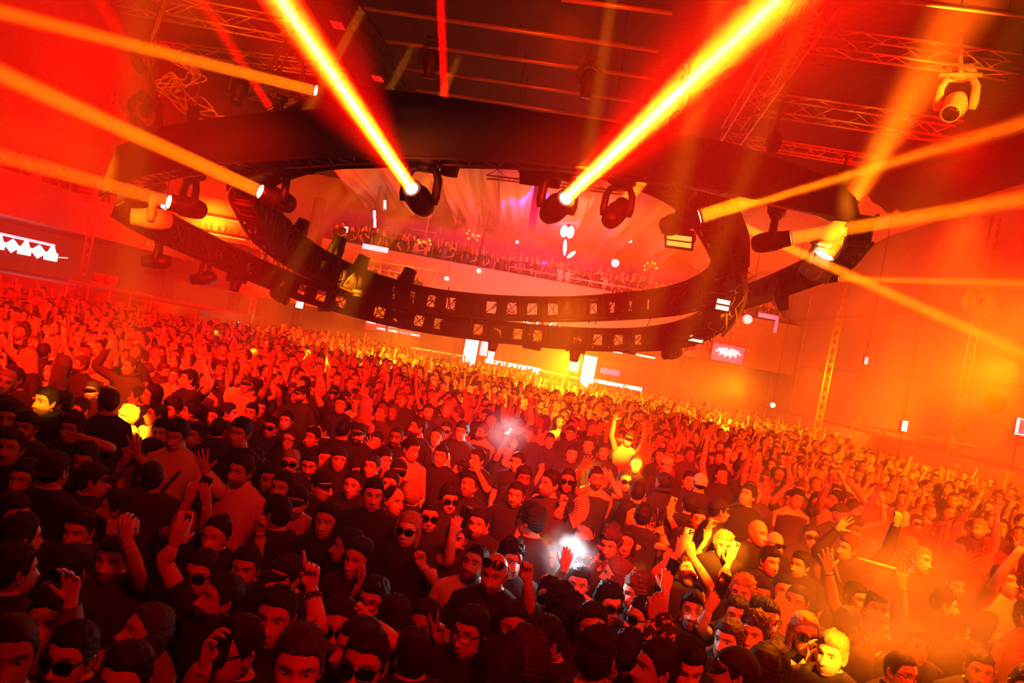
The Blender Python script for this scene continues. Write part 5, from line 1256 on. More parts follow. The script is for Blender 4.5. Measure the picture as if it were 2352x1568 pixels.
phone(at(('C', 1395, 1200), wristY('the two-armed filmer', 1) - .03), BK + [.5, 0, .3], (.1, 0, 1), 'dark phone between the two raised arms of the back-turned filmer', 'black')
phone(at(('G', 1640, 265), wristY('the overhead filmer', 1) + .03), BK + [0, 0, .15], (.12, 0, 1), 'pale phone gripped in two hands over the upturned head', 'clear')
phone(at(('G', 1490, 560), wristY('the earring wearer', 1) + .03), BK + [-.6, 0, .2], (.2, 0, 1), 'black phone held upright next to the earring wearer', 'black')
phone(at(('G', 1955, 690), wristY('the upturned face', 1) + .03), BK + [0, 0, .3], (.35, 0, 1), 'black phone tilted right, gripped near the close hood', 'black')
phone(at(('A', 1820, 945), wristY('the two-hand filmer', 1) + .02), BK + [0, 0, .3], (.25, 0, 1), 'dark glossy phone in two hands above the dark front left', 'black')
phone(at(('C', 1505, 1085), wristY('the beanie filmer', -1) + .03), BK + [0, 0, .1], (.2, 0, 1), 'pale phone with a dark camera strip held over the crowd', 'clear')
phone(at(('G', 1855, 165), wristY('the white phone raiser', -1) + .03), BK + [0, 0, .1], (.25, 0, 1), 'white phone lit bright yellow by a beam, upper of the two', 'white')
phone(at(('G', 2060, 370), wristY('the bright-faced filmer', 1) + .03), BK + [0, 0, .1], (.22, 0, 1), 'pale phone glaring white in a lit hand beside a lit face', 'white')
phone(at(('B', 1045, 510), wristY('the dark phone holder', -1) + .03), BK, (0, 0, 1), 'dark phone before a face in the middle crowd', 'black')
phone(at(('C', 18, 450), wristY('the torch neighbour', -1) + .02), BK, (.1, 0, 1), 'phone with white torch glaring in the middle of the crowd', 'black', flash=45)
phone(at(('C', 105, 520), wristY('the torch neighbour', 1) + .02), BK, (-.5, 0, 1), 'phone with a lit edge right of the far torch glare', 'black')
phone(at(('G', 556, 412), 5.3), BK + [0, 0, .05], (.05, 0, 1), 'phone with white torch glaring straight at the stage, near front', 'black', flash=22)
phone(P(545, 745, 21), BK, (0, 0, 1), 'distant phone torch shining over the left crowd', 'black', flash=8)
# the camera held up in two hands
c = at(('B', 1885, 735), wristY('the camera holder', -1) + .02); e = empty('camera_body', c, 'dark camera held up in two hands over the lifted face', 'camera')
MB().rbox(c, (.13, .06, .085), .012).build('housing', M_blk, e); MB().lathe([(0, .034), (.05, .036), (.055, .030), (.05, .026), (.045, 0)], c + [0, -.03, 0], (0, -1, 0), 18).build('camera_lens', M_dark, e)
MB().rbox(c + [.0, 0, .052], (.045, .05, .03), .008).build('viewfinder', M_blk, e)
# hand fans
def hand_fan(piv, a0, a1, R, n, label, leafc, Yt=.02):
    piv = np.asarray(piv, float); e = empty('hand_fan', piv, label, 'fan', 'open hand fans'); lf = MB(); k = n * 2 + 1; rows = []
    for i in range(k):
        a = math.radians(a0 + (a1 - a0) * i / (k - 1)); d = math.cos(a) * R_AX + math.sin(a) * U_AX; off = F_AX * (.006 if i % 2 else -.006)
        rows.append([piv + d * R * t + off * t for t in (.38, .7, 1.0)])
        if i % 2 == 0: MB().tube([piv + F_AX * -.002 * i * .1, piv + d * R * .6, piv + d * R * .97], [.0045, .0035, .0022], 5).build('rib', M_blk, e)
    V = np.array(rows).reshape(-1, 3); q = grid_q(k, 3, False); lf.add(V, q); lf.add(V + F_AX * .0015, q[:, ::-1]); lf.build('leaf', CLOTH[leafc], e)
    MB().lathe([(-.006, 0), (-.006, .008), (.006, .008), (.006, 0)], piv, F_AX, 10).build('rivet', M_alu, e)
    return e
yf = wristY('the profile by the fan', 1)
hand_fan(at(('C', 545, 1100), yf - .02), 38, -72, .21, 9, 'open folding fan with dark ribs held over the beam-lit shoulder', 'beige')
yf = INFO['the one by the pale fan'][3][1] - .1
hand_fan(at(('H', 5, 1000), yf), 62, -38, .22, 9, 'pale open fan spread beside a face in the orange smoke', 'white')
# printed sheet
ys = wristY('the sheet holder', 1) + .04; cs = [at(q, y) for q, y in ((('H', 850, 450), ys + .05), (('H', 1195, 545), ys), (('H', 1140, 830), ys + .02), (('H', 905, 690), ys + .08))]
g = [[cs[0] * (1 - u) * (1 - v) + cs[1] * u * (1 - v) + cs[2] * u * v + cs[3] * (1 - u) * v + F_AX * .015 * math.sin(u * 6 + v * 3) for u in np.linspace(0, 1, 13)] for v in np.linspace(0, 1, 9)]
e = empty('printed_sheet', np.mean(cs, 0), 'creased printed sheet stretched between two raised hands in the smoke', 'poster')
V = np.array(g).reshape(-1, 3); q = grid_q(9, 13, False); MB().add(V, q).add(V + F_AX * .002, q[:, ::-1]).build('paper', CLOTH['beige'], e)
MB().tube([cs[0] - F_AX * .004, cs[1] - F_AX * .004], .014, 8).build('rolled_edge', CLOTH['white'], e)
# glow stick baton of the left sheet hand, cigarette
a, b = at(('H', 610, 400), wristY('the sheet holder', -1) - .03), at(('H', 700, 665), wristY('the sheet holder', -1) - .02)
tag(MB().rbox((a + b) / 2, (.022, np.linalg.norm(b - a), .008), .003, frame(b - a)).build('paper_strip', CLOTH['white']), 'folded paper strip hanging from the left raised hand of the sheet holder', 'paper')
a = INFO['the smoker'][1][-1]; p_ = a[1] + a[2] * .1
tag(MB().tube([p_, p_ + np.array([-.02, -.05, .02])], .004, 8).build('cigarette', CLOTH['white']), 'cigarette between the fingers at the lips of the smoker', 'cigarette')
# shoulder strap over the pale shirt
n_ = INFO['the pale shirt with strap']; h = n_[3]
MB().tube(spline([h + [.10, .02, -.24], h + [.085, -.10, -.30], h + [.0, -.14, -.45], h + [-.10, -.125, -.62]], 14), .012, 6).build('bag_strap', M_blk, n_[0])

# ------------------------------------------------------------------ stray beams on single dancers
def hit(x, y, Y, r, e, c=AMB, src=(1.5, 8, 6.2)):
    p = P(x, y, Y); s = np.array(src, float); d = np.linalg.norm(p - s)
    light('stray_beam', 'SPOT', s, e, c, to=p, cone=2 * math.atan(r / d), blend=.35, size=.06)
for n, r_, e_ in (('the white-lit profile', .19, 130000), ('the yellow-lit hoodie wearer', .13, 24000), ('the half-lit cap wearer', .1, 22000), ('the bleached face', .14, 110000), ('the glowing face', .12, 48000), ('the bright-faced filmer', .24, 60000), ('the beanie and sunglasses', .0, 0)):
    if e_: h = INFO[n][3]; x, y = proj(h); hit(x, y, h[1], r_, e_, src=(h[0] * .5 + .5, h[1] - 6, 6.5) if h[1] > 7 else (2.0, -1.0, 6.5))
hit(1298, 1195, 5.4, .10, 60000, src=(3.5, -.5, 7)); hit(1362, 1190, 5.6, .10, 70000, src=(3.5, -.5, 7)); hit(1640, 1240, 5.6, .18, 50000, src=(3.5, -.5, 7))
for x, y, Y, r_ in ((540, 862, 18, .3), (738, 862, 18, .3), (467, 805, 22, .35), (1440, 975, 11.5, .25), (380, 868, 17, .4), (700, 800, 22, .6), (1265, 930, 14, .3), (1460, 1080, 8.5, .15), (1384, 1035, 9.5, .25)):
    hit(x, y, Y, r_, 75000, src=(x / 2352 * 8 - 4, Y - 7, 7))

# ------------------------------------------------------------------ smoke hanging in the room
def cloud(c, r, dens, label, ns=1.4):
    m = MB(); d = head_dirs(20, 14); m.add(d, grid_q(14, 20)[:, ::-1]); o = m.build('smoke', smoke_mat('smoke_%d' % len(MATS), dens, ns))
    o.location = c; o.scale = r
    return tag(o, label, 'smoke', kind='stuff')
cloud(P(2070, 1370, 7.4), (1.7, 1.0, 1.05), 1.3, 'orange lit smoke billowing behind the printed sheet')
cloud(P(2080, 1410, 4.8), (.95, .85, .6), .6, 'thin orange veil of smoke over the heads below the printed sheet')
cloud(P(2010, 760, 17), (5.2, 5, 3.6), .12, 'broad bank of haze glowing along the right wall')
cloud(P(1330, 850, 27), (9, 6, 2.4), .06, 'low bank of golden haze over the far dancers before the bar')
cloud(P(1164, 992, 9.6), (.36, .3, .34), 1.4, 'added smoke puff making the glow around the far torch', 2.0)  # smoke puffs added around the torches so their glare spreads
cloud(P(1302, 1272, 5.15), (.24, .2, .22), 2.4, 'added smoke puff making the glow around the near torch', 2.0)
light('smoke_lamp', 'SPOT', (4.3, 4.4, 4.7), 4500, (1, .125, .001), to=(3.4, 6.7, 1.75), cone=.85, blend=1.0, size=.1)  # added lamps without fixtures, lighting the smoke and the raised hands
light('smoke_lamp', 'SPOT', P(2150, 900, 6.2) + [0, 0, 1.6], 8000, (1, .15, .002), to=P(2050, 1390, 4.7), cone=.7, blend=1.0, size=.1)
# ------------------------------------------------------------------ ceiling trusses and pipes
def tz_(x, y, z, x2, y2, z2=None, **k): return truss(PZ(x, y, z), PZ(x2, y2, z2 or z), **k)
tz_(270, -2, 9.0, 676, 72, w=.42, label='box truss with zigzag braces across the upper left, nearest the cable drop')
tz_(345, 108, 9.0, 760, 160, w=.28, label='slim truss behind the left orange beam')
tz_(560, 207, 8.4, 700, 235, w=.30, label='short truss end just above the left skirt')
tz_(1832, 86, 9.4, 2330, 154, w=.34, label='truss across the upper right that carries the pale lamp')
tz_(1735, 236, 9.4, 2200, 304, w=.40, label='lower box truss across the right with slanted braces')
tz_(1672, 318, 9.2, 2010, 372, w=.24, label='slim truss above the right end of the skirt')
truss(PZ(1900, -30, 9.3), PZ(1676, 318, 9.3), w=.5, label='long truss running away from the stage right of the dark ceiling bay')
truss(PZ(768, -30, 9.3), PZ(936, 214, 9.3), w=.34, label='long truss running away from the stage left of the dark ceiling bay', mtl=M_blk)
truss(P(1120, 388, 24), P(1460, 428, 24), w=.5, label='far truss seen through the ring in front of the drapes')
chain_hoist(P(1290, 300, 24) * [1, 1, 0] + [0, 0, ZC - .1], P(1290, 408, 24) + [0, 0, .25], 'chain hoist over the far truss inside the ring')
for (a, b), l in zip((((1290, -2), (1545, 30)), ((824, 17), (1512, 117)), ((874, 92), (1504, 180)), ((913, 154), (1488, 237)), ((957, 206), (1450, 282)), ((2065, 0), (2352, 34))),
                     ('nearest', 'second nearest', 'middle', 'second farthest', 'farthest', 'right side')):
    A_, B_ = PZ(*a, 9.75), PZ(*b, 9.75); e = empty('ceiling_pipe', (A_ + B_) / 2, 'bare steel pipe under the %s, %s of the pipes' % (('dark ceiling bay', l) if l != 'right side' else ('upper right ceiling', 'apart from the other')), 'pipe', 'ceiling pipes')
    MB().tube([A_, B_], .05, 10).build('tube', M_alu, e)
    for t in (.12, .5, .88): q = A_ * (1 - t) + B_ * t; MB().bar(q, [q[0], q[1], ZC], .012, 6).build('hanger', M_blk, e)
for x, y, l in ((776, 55, 'upper'), (868, 178, 'lower')):
    p = PZ(x, y, 9.4); e = empty('ceiling_light', p, 'small red lit panel beside the left long truss, %s one' % l, 'lamp', 'red ceiling panels')
    MB().rbox(p, (.34, .5, .06), .01).build('housing', M_blk, e); MB().box(p - [0, 0, .034], (.28, .44, .01)).build('diffuser', mat('red_panel', (.3, 0, 0), .5, emit=(1, .012, .008), estr=1.1), e)
# chains and cable drops
chain_hoist(PZ(378, 5, ZC - .1), P(333, 270, 14.6), 'chain hoist inside the big cable loop at the left end of the skirt')
chain_hoist(PZ(478, 100, ZC - .1), P(440, 282, 14.2), 'thin chain hoist right of the left cable loop')
chain_hoist(PZ(1828, 90, ZC - .1), P(1772, 352, 11.2), 'chain hoist dropping to the right part of the skirt')
chain_hoist(PZ(1950, 330, ZC - .1), P(1934, 430, 12.8), 'chain hoist in the orange light at the right end of the skirt')
chain_hoist(PZ(1568, 110, ZC - .1), P(1549, 305, 11.5), 'chain hoist with bundled cable beside the bright right beam')
def cables(L, label, n=3, rad=.022, jit=.05, mtl=None, seed=0):
    r = np.random.default_rng(seed); p = np.array([P(*q) for q in L]); e = empty('cable_bundle', p[-1], label, 'cable', 'cable drops')
    for k in range(n):
        q = p + r.normal(0, jit, p.shape) * np.linspace(.3, 1, len(p))[:, None]
        MB().tube(spline(q, 12 * len(p)), rad, 7).build('cable', mtl or M_cable, e)
    return e
cables([(384, -20, 14), (362, 60, 14), (341, 96, 14), (345, 150, 14.1), (356, 195, 14.2), (367, 245, 14.2), (366, 285, 14.2), (340, 302, 14.2), (315, 285, 14.2), (306, 250, 14.2), (316, 222, 14.3), (338, 230, 14.2), (362, 262, 14.2), (362, 290, 14.2)], 'thick black cable drop curling into a loop at the left end of the skirt', 4, .03, .06)
cables([(690, -10, 16), (672, 90, 16), (640, 120, 16), (617, 160, 16), (640, 200, 16), (668, 215, 16), (690, 185, 16), (692, 140, 16), (668, 105, 16), (645, 150, 16), (660, 200, 16), (680, 228, 15)], 'coiled black cable hanging beside the brightest left beam', 3, .028, .09, seed=2)
cables([(340, 112, 18), (380, 118, 18), (420, 145, 18), (448, 172, 18), (440, 188, 18), (410, 190, 18), (395, 175, 18), (370, 200, 18), (400, 215, 18), (450, 250, 17), (505, 275, 16)], 'tangle of pale cables behind the left cable loop', 6, .02, .16, M_gold, 3)
cables([(1560, 300, 12), (1572, 200, 12), (1580, 120, 12), (1576, 150, 12), (1566, 130, 12), (1560, 145, 12)], 'bunched cable hanging beside the bright right beam', 4, .02, .1, M_gold, 4)
cables([(1855, 95, 14), (1868, 140, 14), (1900, 150, 14), (1930, 120, 14), (1960, 108, 14), (1980, 140, 14)], 'slack cable swagging under the upper right truss', 1, .014, .02, seed=6)
# lamps without a beam
moving_head(PZ(985, 180, 9.0) , PZ(985, 180, 9.0) + [0, .2, -1], 'dark moving head hanging from the ceiling pipes at left', None, 1.1, group='lamps on the ceiling pipes')
moving_head(PZ(1345, 225, 9.0), PZ(1345, 225, 9.0) + [0, .1, -1], 'dark moving head hanging from the ceiling pipes at right', None, 1.1, group='lamps on the ceiling pipes')
moving_head(P(541, 238, 17), P(541, 238, 17) + [0, -.3, -1], 'dark lamp hanging above the left part of the skirt', None, 1.0, group='lamps on the ceiling pipes')
moving_head(P(2182, 262, 13.6), P(2140, 330, 12.8), 'pale moving head lit yellow under its pipe at the upper right', None, 1.25, body=M_gold, group='lamps on the ceiling pipes')
p = P(2206, 172, 13.6); e = empty('lamp_hanger', p, 'pale pipe cross holding the yellow-lit lamp at the upper right', 'clamp')
MB().tube([p + R_AX * -.38, p + R_AX * .38], .045, 10).build('cross_pipe', M_gold, e); MB().tube([p, p + U_AX * .75], .04, 10).build('drop_pipe', M_gold, e)
HANG = [(703, 398, 11.6, 'round-nosed dark lamp poking out below the left part of the skirt', 1.0), (1030, 405, 10.6, 'dark lamp right of the brightest left beam, pointing down', .95)]
for x, y, Y, l, s in HANG: moving_head(P(x, y, Y), P(x, y, Y) + [0, .15, -1], l, None, s)
for x, y, Y, l, s in ((700, 505, 17.5, 'dark lamp standing on the inner hoop, highest of the left four', 1.1), (784, 545, 19, 'dark lamp on the inner hoop, second highest of the left four', 1.2), (838, 588, 20, 'boxy dark lamp on the inner hoop, third of the left four', 1.2), (944, 618, 21.5, 'rounded dark lamp on the inner hoop, lowest of the left four', 1.4), (1665, 575, 15.6, 'dark lamp standing inside the right bend of the inner hoop', 1.0)):
    moving_head(P(x, y, Y), P(x, y, Y) + [.2, .1, 1], l, None, s, up=(0, 0, -1))
for x, y, Y, l, d in ((326, 600, 18, 'lamp under the left end of the outer hoop, below the yellow-lit one', (-1, -.3, -.2)), (440, 642, 20, 'second lamp under the left outer hoop', (-1, 0, -.3)), (537, 668, 22, 'third lamp under the left outer hoop, pointing down', (0, -.2, -1)), (660, 692, 23, 'fourth lamp under the left outer hoop', (1, -.3, -.4)),
                      (730, 705, 23.5, 'fifth lamp under the outer hoop with a weak glow', (-1, -.4, -.3)), (920, 752, 23.5, 'dark lamp under the outer hoop left of the tall white column', (0, -.4, -1)), (1130, 804, 23.4, 'dark lamp under the outer hoop right of the tall white column', (0, -.4, -1)), (1318, 828, 23, 'dark lamp under the outer hoop left of the lettered column', (0, -.4, -1)),
                      (1525, 815, 21.8, 'lamp under the outer hoop at its right bend', (-.8, -.5, -.3)), (1670, 730, 18, 'pale lamp on the right bend, its flat disc facing down', (.3, -.5, -1)), (1800, 712, 19, 'lamp under the hazy right hoop', (.3, -.3, -1)), (1905, 640, 16, 'lamp under the right end hoop beside two white glints', (.8, -.3, -.3))):
    moving_head(P(x, y, Y), P(x, y, Y) + np.array(d), l, None, 1.05, body=M_gold if x in (1670, 1905, 730) else None, group='lamps below the hoop')
YEL = mat('strobe_yellow', (.9, .7, .4), .3, emit=(1, .42, .05), estr=1.6); YW = mat('strobe_white', (.9, .8, .6), .3, emit=(1, .75, .4), estr=3.5)
for x, y, Y, l, sz, lit, n in ((1560, 553, 11.2, 'strobe with two amber tubes hanging under the thick right beam', (.40, .26), YEL, (-.25, -.7, -.75)), (1240, 402, 10.4, 'wide dark strobe panel under the skirt near the bright right beam', (.55, .30), None, (-.2, -.8, -.6)),
                               (818, 690, 22.5, 'dark strobe under the outer hoop, leftmost', (.5, .25), None, (0, -.7, -.8)), (1030, 755, 23.3, 'dark strobe under the outer hoop left of the tall white column', (.5, .3), None, (0, -.8, -.5)), (1222, 795, 23.2, 'dark strobe under the outer hoop between the two lit columns', (.55, .25), None, (0, -.7, -.8)),
                               (1440, 805, 22.4, 'dark strobe under the outer hoop right of the lettered column', (.5, .22), None, (0, -.6, -.9)), (1600, 778, 20, 'strobe with pale lit tubes at the right bend of the outer hoop', (.42, .24), YW, (.1, -.8, -.7)), (1660, 700, 16.5, 'upright strobe with two pale tubes on the right bend', (.32, .30), YW, (.1, -1, -.1))):
    strobe(P(x, y, Y), n, l, sz, lit=lit)

# ------------------------------------------------------------------ back of the room: bar, lit signs, screens
def emat(n, c, s): return mat(n, tuple(min(1, v) for v in c), .5, emit=c, estr=s)
E_W = emat('lit_warm_white', (1, .86, .62), 5.0); E_P = emat('lit_pink', (1, .30, .62), .85); E_PW = emat('lit_pink_white', (1, .72, .9), 1.5); E_B = emat('lit_ice_white', (.8, .85, 1), 2.2); E_Y = emat('lit_amber', (1, .42, .04), 2.0); E_V = emat('lit_violet', (.55, .12, 1), 1.2)
def panel(name, x, y, w, h, Y, label, em, cat='screen', depth=.12, roll=True, group=None):
    """an upright lit box whose face spans w x h pixels at distance Y"""
    c = P(x, y, Y); s = Y / F_PX; e = empty(name, c, label, cat, group)
    MB().rbox(c + [0, depth / 2 + .012, 0], (w * s + .06, depth, h * s + .06), .015).build('casing', M_blk, e)
    MB().box(c, (w * s, .02, h * s)).build('lit_face', em, e)
    q = c + [0, depth / 2 + .012, 0]; hh = h * s / 2
    MB().bar(q - [0, 0, hh], [q[0], q[1], 0], .03 if Y > 33 else .011, 6).build('stand', M_blk, e) if c[2] < 4.2 and not (q[1] > 39.6 and c[2] > 5.2) else MB().bar(q + [0, 0, hh], [q[0], q[1], ZC if q[1] < 39 else c[2] + hh + .3], .015, 5).build('hanger', M_blk, e)
    return e, c, s
panel('lit_column', 1081, 804, 30, 72, 36, 'tall white glowing column at the bar, left of the two columns', E_W, 'column', .5)
e, c, s = panel('lit_column', 1351, 854, 30, 74, 36, 'glowing column with a lettered strip at the bar, right of the two', E_W, 'column', .5)
m = MB()
for k in range(6): m.tube([c + np.array([sx * s * 5, -.014, (24 - k * 9 + sz * 3.2) * s]) for sx, sz in ((-1, -1), (1, -1), (1, 1), (-1, 1))], .018, 4, closed=True)
m.build('lettering', E_Y, e)
for x, y, w, h, Y, l, em in ((1112, 800, 18, 34, 38, 'pink-white upright screen right of the tall white column', E_PW), (1128, 815, 14, 24, 38, 'small cream screen beside the pink-white screen', E_W), (1319, 838, 22, 30, 38, 'pale square screen left of the lettered column', E_PW), (1224, 858, 30, 12, 37, 'low white screen under the glowing bar rail', E_W),
                             (374, 487, 14, 34, 26, 'ice-white upright screen beside the left lamp', E_B), (688, 700, 17, 15, 30, 'small violet-white square sign in the haze at left centre', E_B), (1990, 828, 8, 17, 26, 'small white lit sign on the right wall', E_PW), (2078, 978, 12, 24, 22, 'pale lit phone-like screen at the right ledge', E_W), (1385, 800, 40, 10, 40, 'dim pink screen above the right bar', E_P), (1401, 854, 46, 14, 40, 'pink strip screen right of the lettered column', E_P),
                             (862, 570, 60, 12, 39, 'slanted pale screen under the upper gallery', E_PW)):
    panel('lit_screen', x, y, w, h, Y, l, em)
e, c, s = panel('led_wall', 1672, 812, 74, 40, 34, 'pink screen with white rays at the right end of the bar', emat('led_pink_dim', (1, .25, .5), .5)); m = MB()
for k in range(13):
    a = math.radians(195 + k * 12.5); d = np.array([math.cos(a), 0, math.sin(a)]); m.bar(c + [0, -.03, 12 * s] + d * 3 * s, c + [0, -.03, 12 * s] + d * (17 + 5 * (k % 2)) * s * [1.5, 1, 1], .05, 4)
m.build('rays', E_PW, e)
e, c, s = panel('led_wall', 905, 745, 130, 44, 38, 'screen wall of stacked pink bars behind the crowd, left of the tall white column', emat('led_dim', (1, .12, .12), .25))
for i in range(5):
    for j in range(4):
        if (i, j) in ((2, 0), (0, 3)): continue
        MB().box(c + np.array([(-52 + i * 26) * s, -.02, (15 - j * 10) * s]), (22 * s, .02, 4.2 * s)).build('lit_bar', E_PW if (i + j) % 3 else E_P, e)
# lit sign with diamonds at the left
p0 = P(-12, 548, 28); dxs = 28 / F_PX; e = empty('crest_sign', p0, 'white lit frieze of crests and diamonds at the left border', 'sign'); ax = unit(P(125, 578, 28) - p0); az = np.array([0, 0, 1.0])
MB().tube([p0 + az * .22, p0 + ax * 138 * dxs + az * .22], .05, 8).build('lit_tube', E_PW, e)
for k in range(5):
    q = p0 + ax * (10 + k * 31) * dxs - az * .12; m = MB()
    if k % 2: 
        m.add(np.array([q + ax * a * .30 + az * b * .26 + np.array([0, o, 0]) for o in (0, .05) for a, b in ((-1, 0), (0, -1), (1, 0), (0, 1))]), [[0, 1, 2, 3], [7, 6, 5, 4], [0, 4, 5, 1], [1, 5, 6, 2], [2, 6, 7, 3], [3, 7, 4, 0]])
        m.build('diamond', E_B, e)
    else:
        m.rbox(q - az * .08, (.52, .06, .30), .04, frame(np.cross(az, ax))); m.add(np.array([q + ax * a + az * b + np.array([0, o, 0]) for o in (0, .05) for a, b in ((-.16, .06), (.16, .06), (.03, .34), (-.03, .34))]), [[0, 1, 2, 3], [7, 6, 5, 4], [0, 4, 5, 1], [1, 5, 6, 2], [2, 6, 7, 3], [3, 7, 4, 0]])
        m.build('crest', E_W, e)
    MB().bar(q + ax * .3 - az * .05, q + ax * .62 - az * .0, .02, 5).build('link', E_B, e)
e, c, s = panel('crest_sign', 2346, 980, 20, 34, 20, 'white framed lit sign cut by the right border', emat('sign_dim', (1, .1, .12), .4), 'sign')
m = MB(); m.tube([c + np.array([a * 11 * s, -.03, b * 18 * s]) for a, b in ((-1, -1), (1, -1), (1, 1), (-1, 1))], .04, 6, closed=True); m.build('lit_frame', E_B, e)
# bar rail, glowing
def rail(L, label, em=None, posts=6, h=1.05, r=.04, name='bar_rail', bars=1):
    p = np.array([P(*q) for q in L]); e = empty(name, p.mean(0), label, 'railing', 'railings'); q = resample(p, posts)
    for b in range(bars): MB().tube(p - [0, 0, b * .35], r if b == 0 else r * .5, 8).build('handrail' if b == 0 else 'rail_bar', em if em and b == 0 else M_alu, e)
    for t in q: MB().bar(t, t - [0, 0, h], r * .7, 6).build('post', M_alu, e)
    return e
rail([(945, 798, 37), (1066, 818, 37)], 'dim rail of the bar left of the tall white column', E_Y, 4)
rail([(1114, 828, 36.5), (1240, 850, 36.5)], 'brightest white-gold stretch of the bar rail between the columns', E_W, 4, r=.1)
rail([(1240, 850, 36.4), (1335, 870, 36.4)], 'amber stretch of the bar rail left of the lettered column', E_Y, 3, r=.06)
rail([(1366, 874, 36), (1474, 894, 36)], 'white-gold bar rail right of the lettered column', E_W, 3, r=.085)
rail([(1170, 612, 39.4), (1660, 700, 39.4)], 'gallery railing across the ring opening', None, 9, bars=2, name='gallery_railing')
rail([(690, 570, 34.4), (1060, 632, 34.4)], 'lower terrace railing seen left in the ring opening', None, 7, bars=2, name='gallery_railing')
rail([(840, 508, 41), (1000, 535, 41), (996, 560, 41)], 'upper gallery railing left in the ring opening', None, 4, bars=2, name='gallery_railing')
rail([(157, 645, 25), (350, 680, 25)], 'left ledge rail at the edge of the raised crowd', M_gold, 5, name='ledge_rail')
rail([(1960, 972, 25.5), (2352, 1046, 22.5)], 'ledge rail along the right wall', M_gold, 6, name='ledge_rail')
# lit strips of the bar ceiling, neon glimpsed through the hoops
for x, y, w, Y, l in ((1418, 808, 22, 39.3, 'left short white strip light over the right bar'), (1483, 818, 44, 39.3, 'long white strip light over the right bar')):
    p = P(x, y, Y); s = Y / F_PX; e = empty('strip_light', p, l, 'lamp', 'strip lights over the bar'); MB().rbox(p + [0, 0, .1], (w * s, .2, .12), .02).build('housing', M_blk, e); MB().box(p, (w * s * .96, .16, .09)).build('tube', E_W, e); MB().bar(p + [0, 0, .15], [p[0], p[1], 3.92], .02, 5).build('hanger', M_blk, e)
p = P(1240, 741, 33); s = 33 / F_PX; e = empty('neon_sign', p, 'warm neon script glimpsed between the two far hoops', 'sign')
for k, st in enumerate((((-40, 6), (-36, -6)), ((-30, 6), (-30, -3), (-24, -7), (-16, -6)), ((-4, 4), (-6, -3), (-2, -8)), ((6, -5), (12, -6)), ((24, -6), (25, 1), (30, 4), (34, 0), (35, -7)), ((36, 6), (32, 9)))):
    q = np.array([p + np.array([a * s, 0, b * s]) for a, b in st]); MB().tube(spline(q, 8), .035, 6).build('stroke', E_W, e)
MB().bar(p + [-.8, .06, 0], p + [.75, .06, 0], .02, 5).build('mount', M_blk, e)
# globe lamp, winged light, chandeliers, little lamps
def globe(x, y, Y, r, label, em, halves=False):
    c = P(x, y, Y); e = empty('globe_lamp', c, label, 'lamp', 'hanging lamps'); d = head_dirs(20, 14)
    if halves:
        for k in (-1, 1): MB().add(d * np.array([.62, 1, 1]) * r + c + np.array([k * r * .5, 0, 0]), grid_q(14, 20)).build('globe_half', em, e)
    else: MB().add(d * r + c, grid_q(14, 20)).build('globe', em, e)
    MB().tube([c + [0, 0, r], [c[0], c[1], ZC - .01]], .012, 5).build('cord', M_cable, e); MB().lathe([(0, r * .3), (r * .3, r * .3), (r * .4, 0)], c + [0, 0, r * .9], (0, 0, 1), 10).build('cap', M_blk, e)
    return e
globe(1303, 532, 36, .30, 'big white split globe lamp hanging before the drapes', E_PW, True)
globe(1188, 556, 38, .08, 'tiny warm lamp left of the split globe', E_W); globe(1447, 553, 38, .1, 'tiny cream lamp right of the split globe', E_W); globe(545, 470, 38, .09, 'tiny lamp in the red haze beside the left lamp', E_Y); globe(1413, 604, 40, .22, 'white glaring lamp at the right of the gallery', E_PW); globe(1717, 733, 32, .2, 'white glaring lamp right of the inner hoop', E_PW); globe(1026, 640, 38, .12, 'small white lamp low in the ring opening', E_W); globe(1100, 622, 39, .11, 'small white lamp at the centre of the gallery', E_W); globe(1775, 930, 30, .1, 'white dot lamp above the right crowd', E_W)
c = P(1300, 580, 38); e = empty('winged_light', c, 'two white glowing petals over the gallery crowd', 'lamp'); 
for k, (dx, dz, L, t) in enumerate(((-.1, .25, .42, .12), (.28, -.05, .28, -.75))):
    d = head_dirs(14, 12) * np.array([.10, .06, L]); MB().add(d @ ry(-t).T + c + [dx, 0, dz], grid_q(12, 14)).build('petal', E_B, e)
MB().bar(c + [.05, .02, -.35], c + [.05, .02, .1], .02, 6).build('stand', M_blk, e)
for x, y, Y, l in ((1087, 540, 38, 'chandelier of amber bulbs above the gallery, highest of three'), (975, 556, 38, 'chandelier of amber bulbs at the left of the gallery'), (1495, 612, 38, 'chandelier of amber bulbs at the right of the gallery')):
    c = P(x, y, Y); e = empty('chandelier', c, l, 'chandelier', 'chandeliers'); r = np.random.default_rng(x)
    m = MB(); m.tube([c + [0, 0, .3], [c[0], c[1], ZC - .01]], .015, 5)
    for k in range(8):
        a = k * .785; q = c + np.array([math.cos(a) * .32, math.sin(a) * .32, r.uniform(-.2, .25)]); m.tube([c + [0, 0, .3], (c + q) / 2 - [0, 0, .1], q - [0, 0, .04]], .012, 5)
        MB().add(head_dirs(8, 6) * .055 + q, grid_q(6, 8)).build('bulb', E_Y, e)
    m.build('arms', M_gold, e)
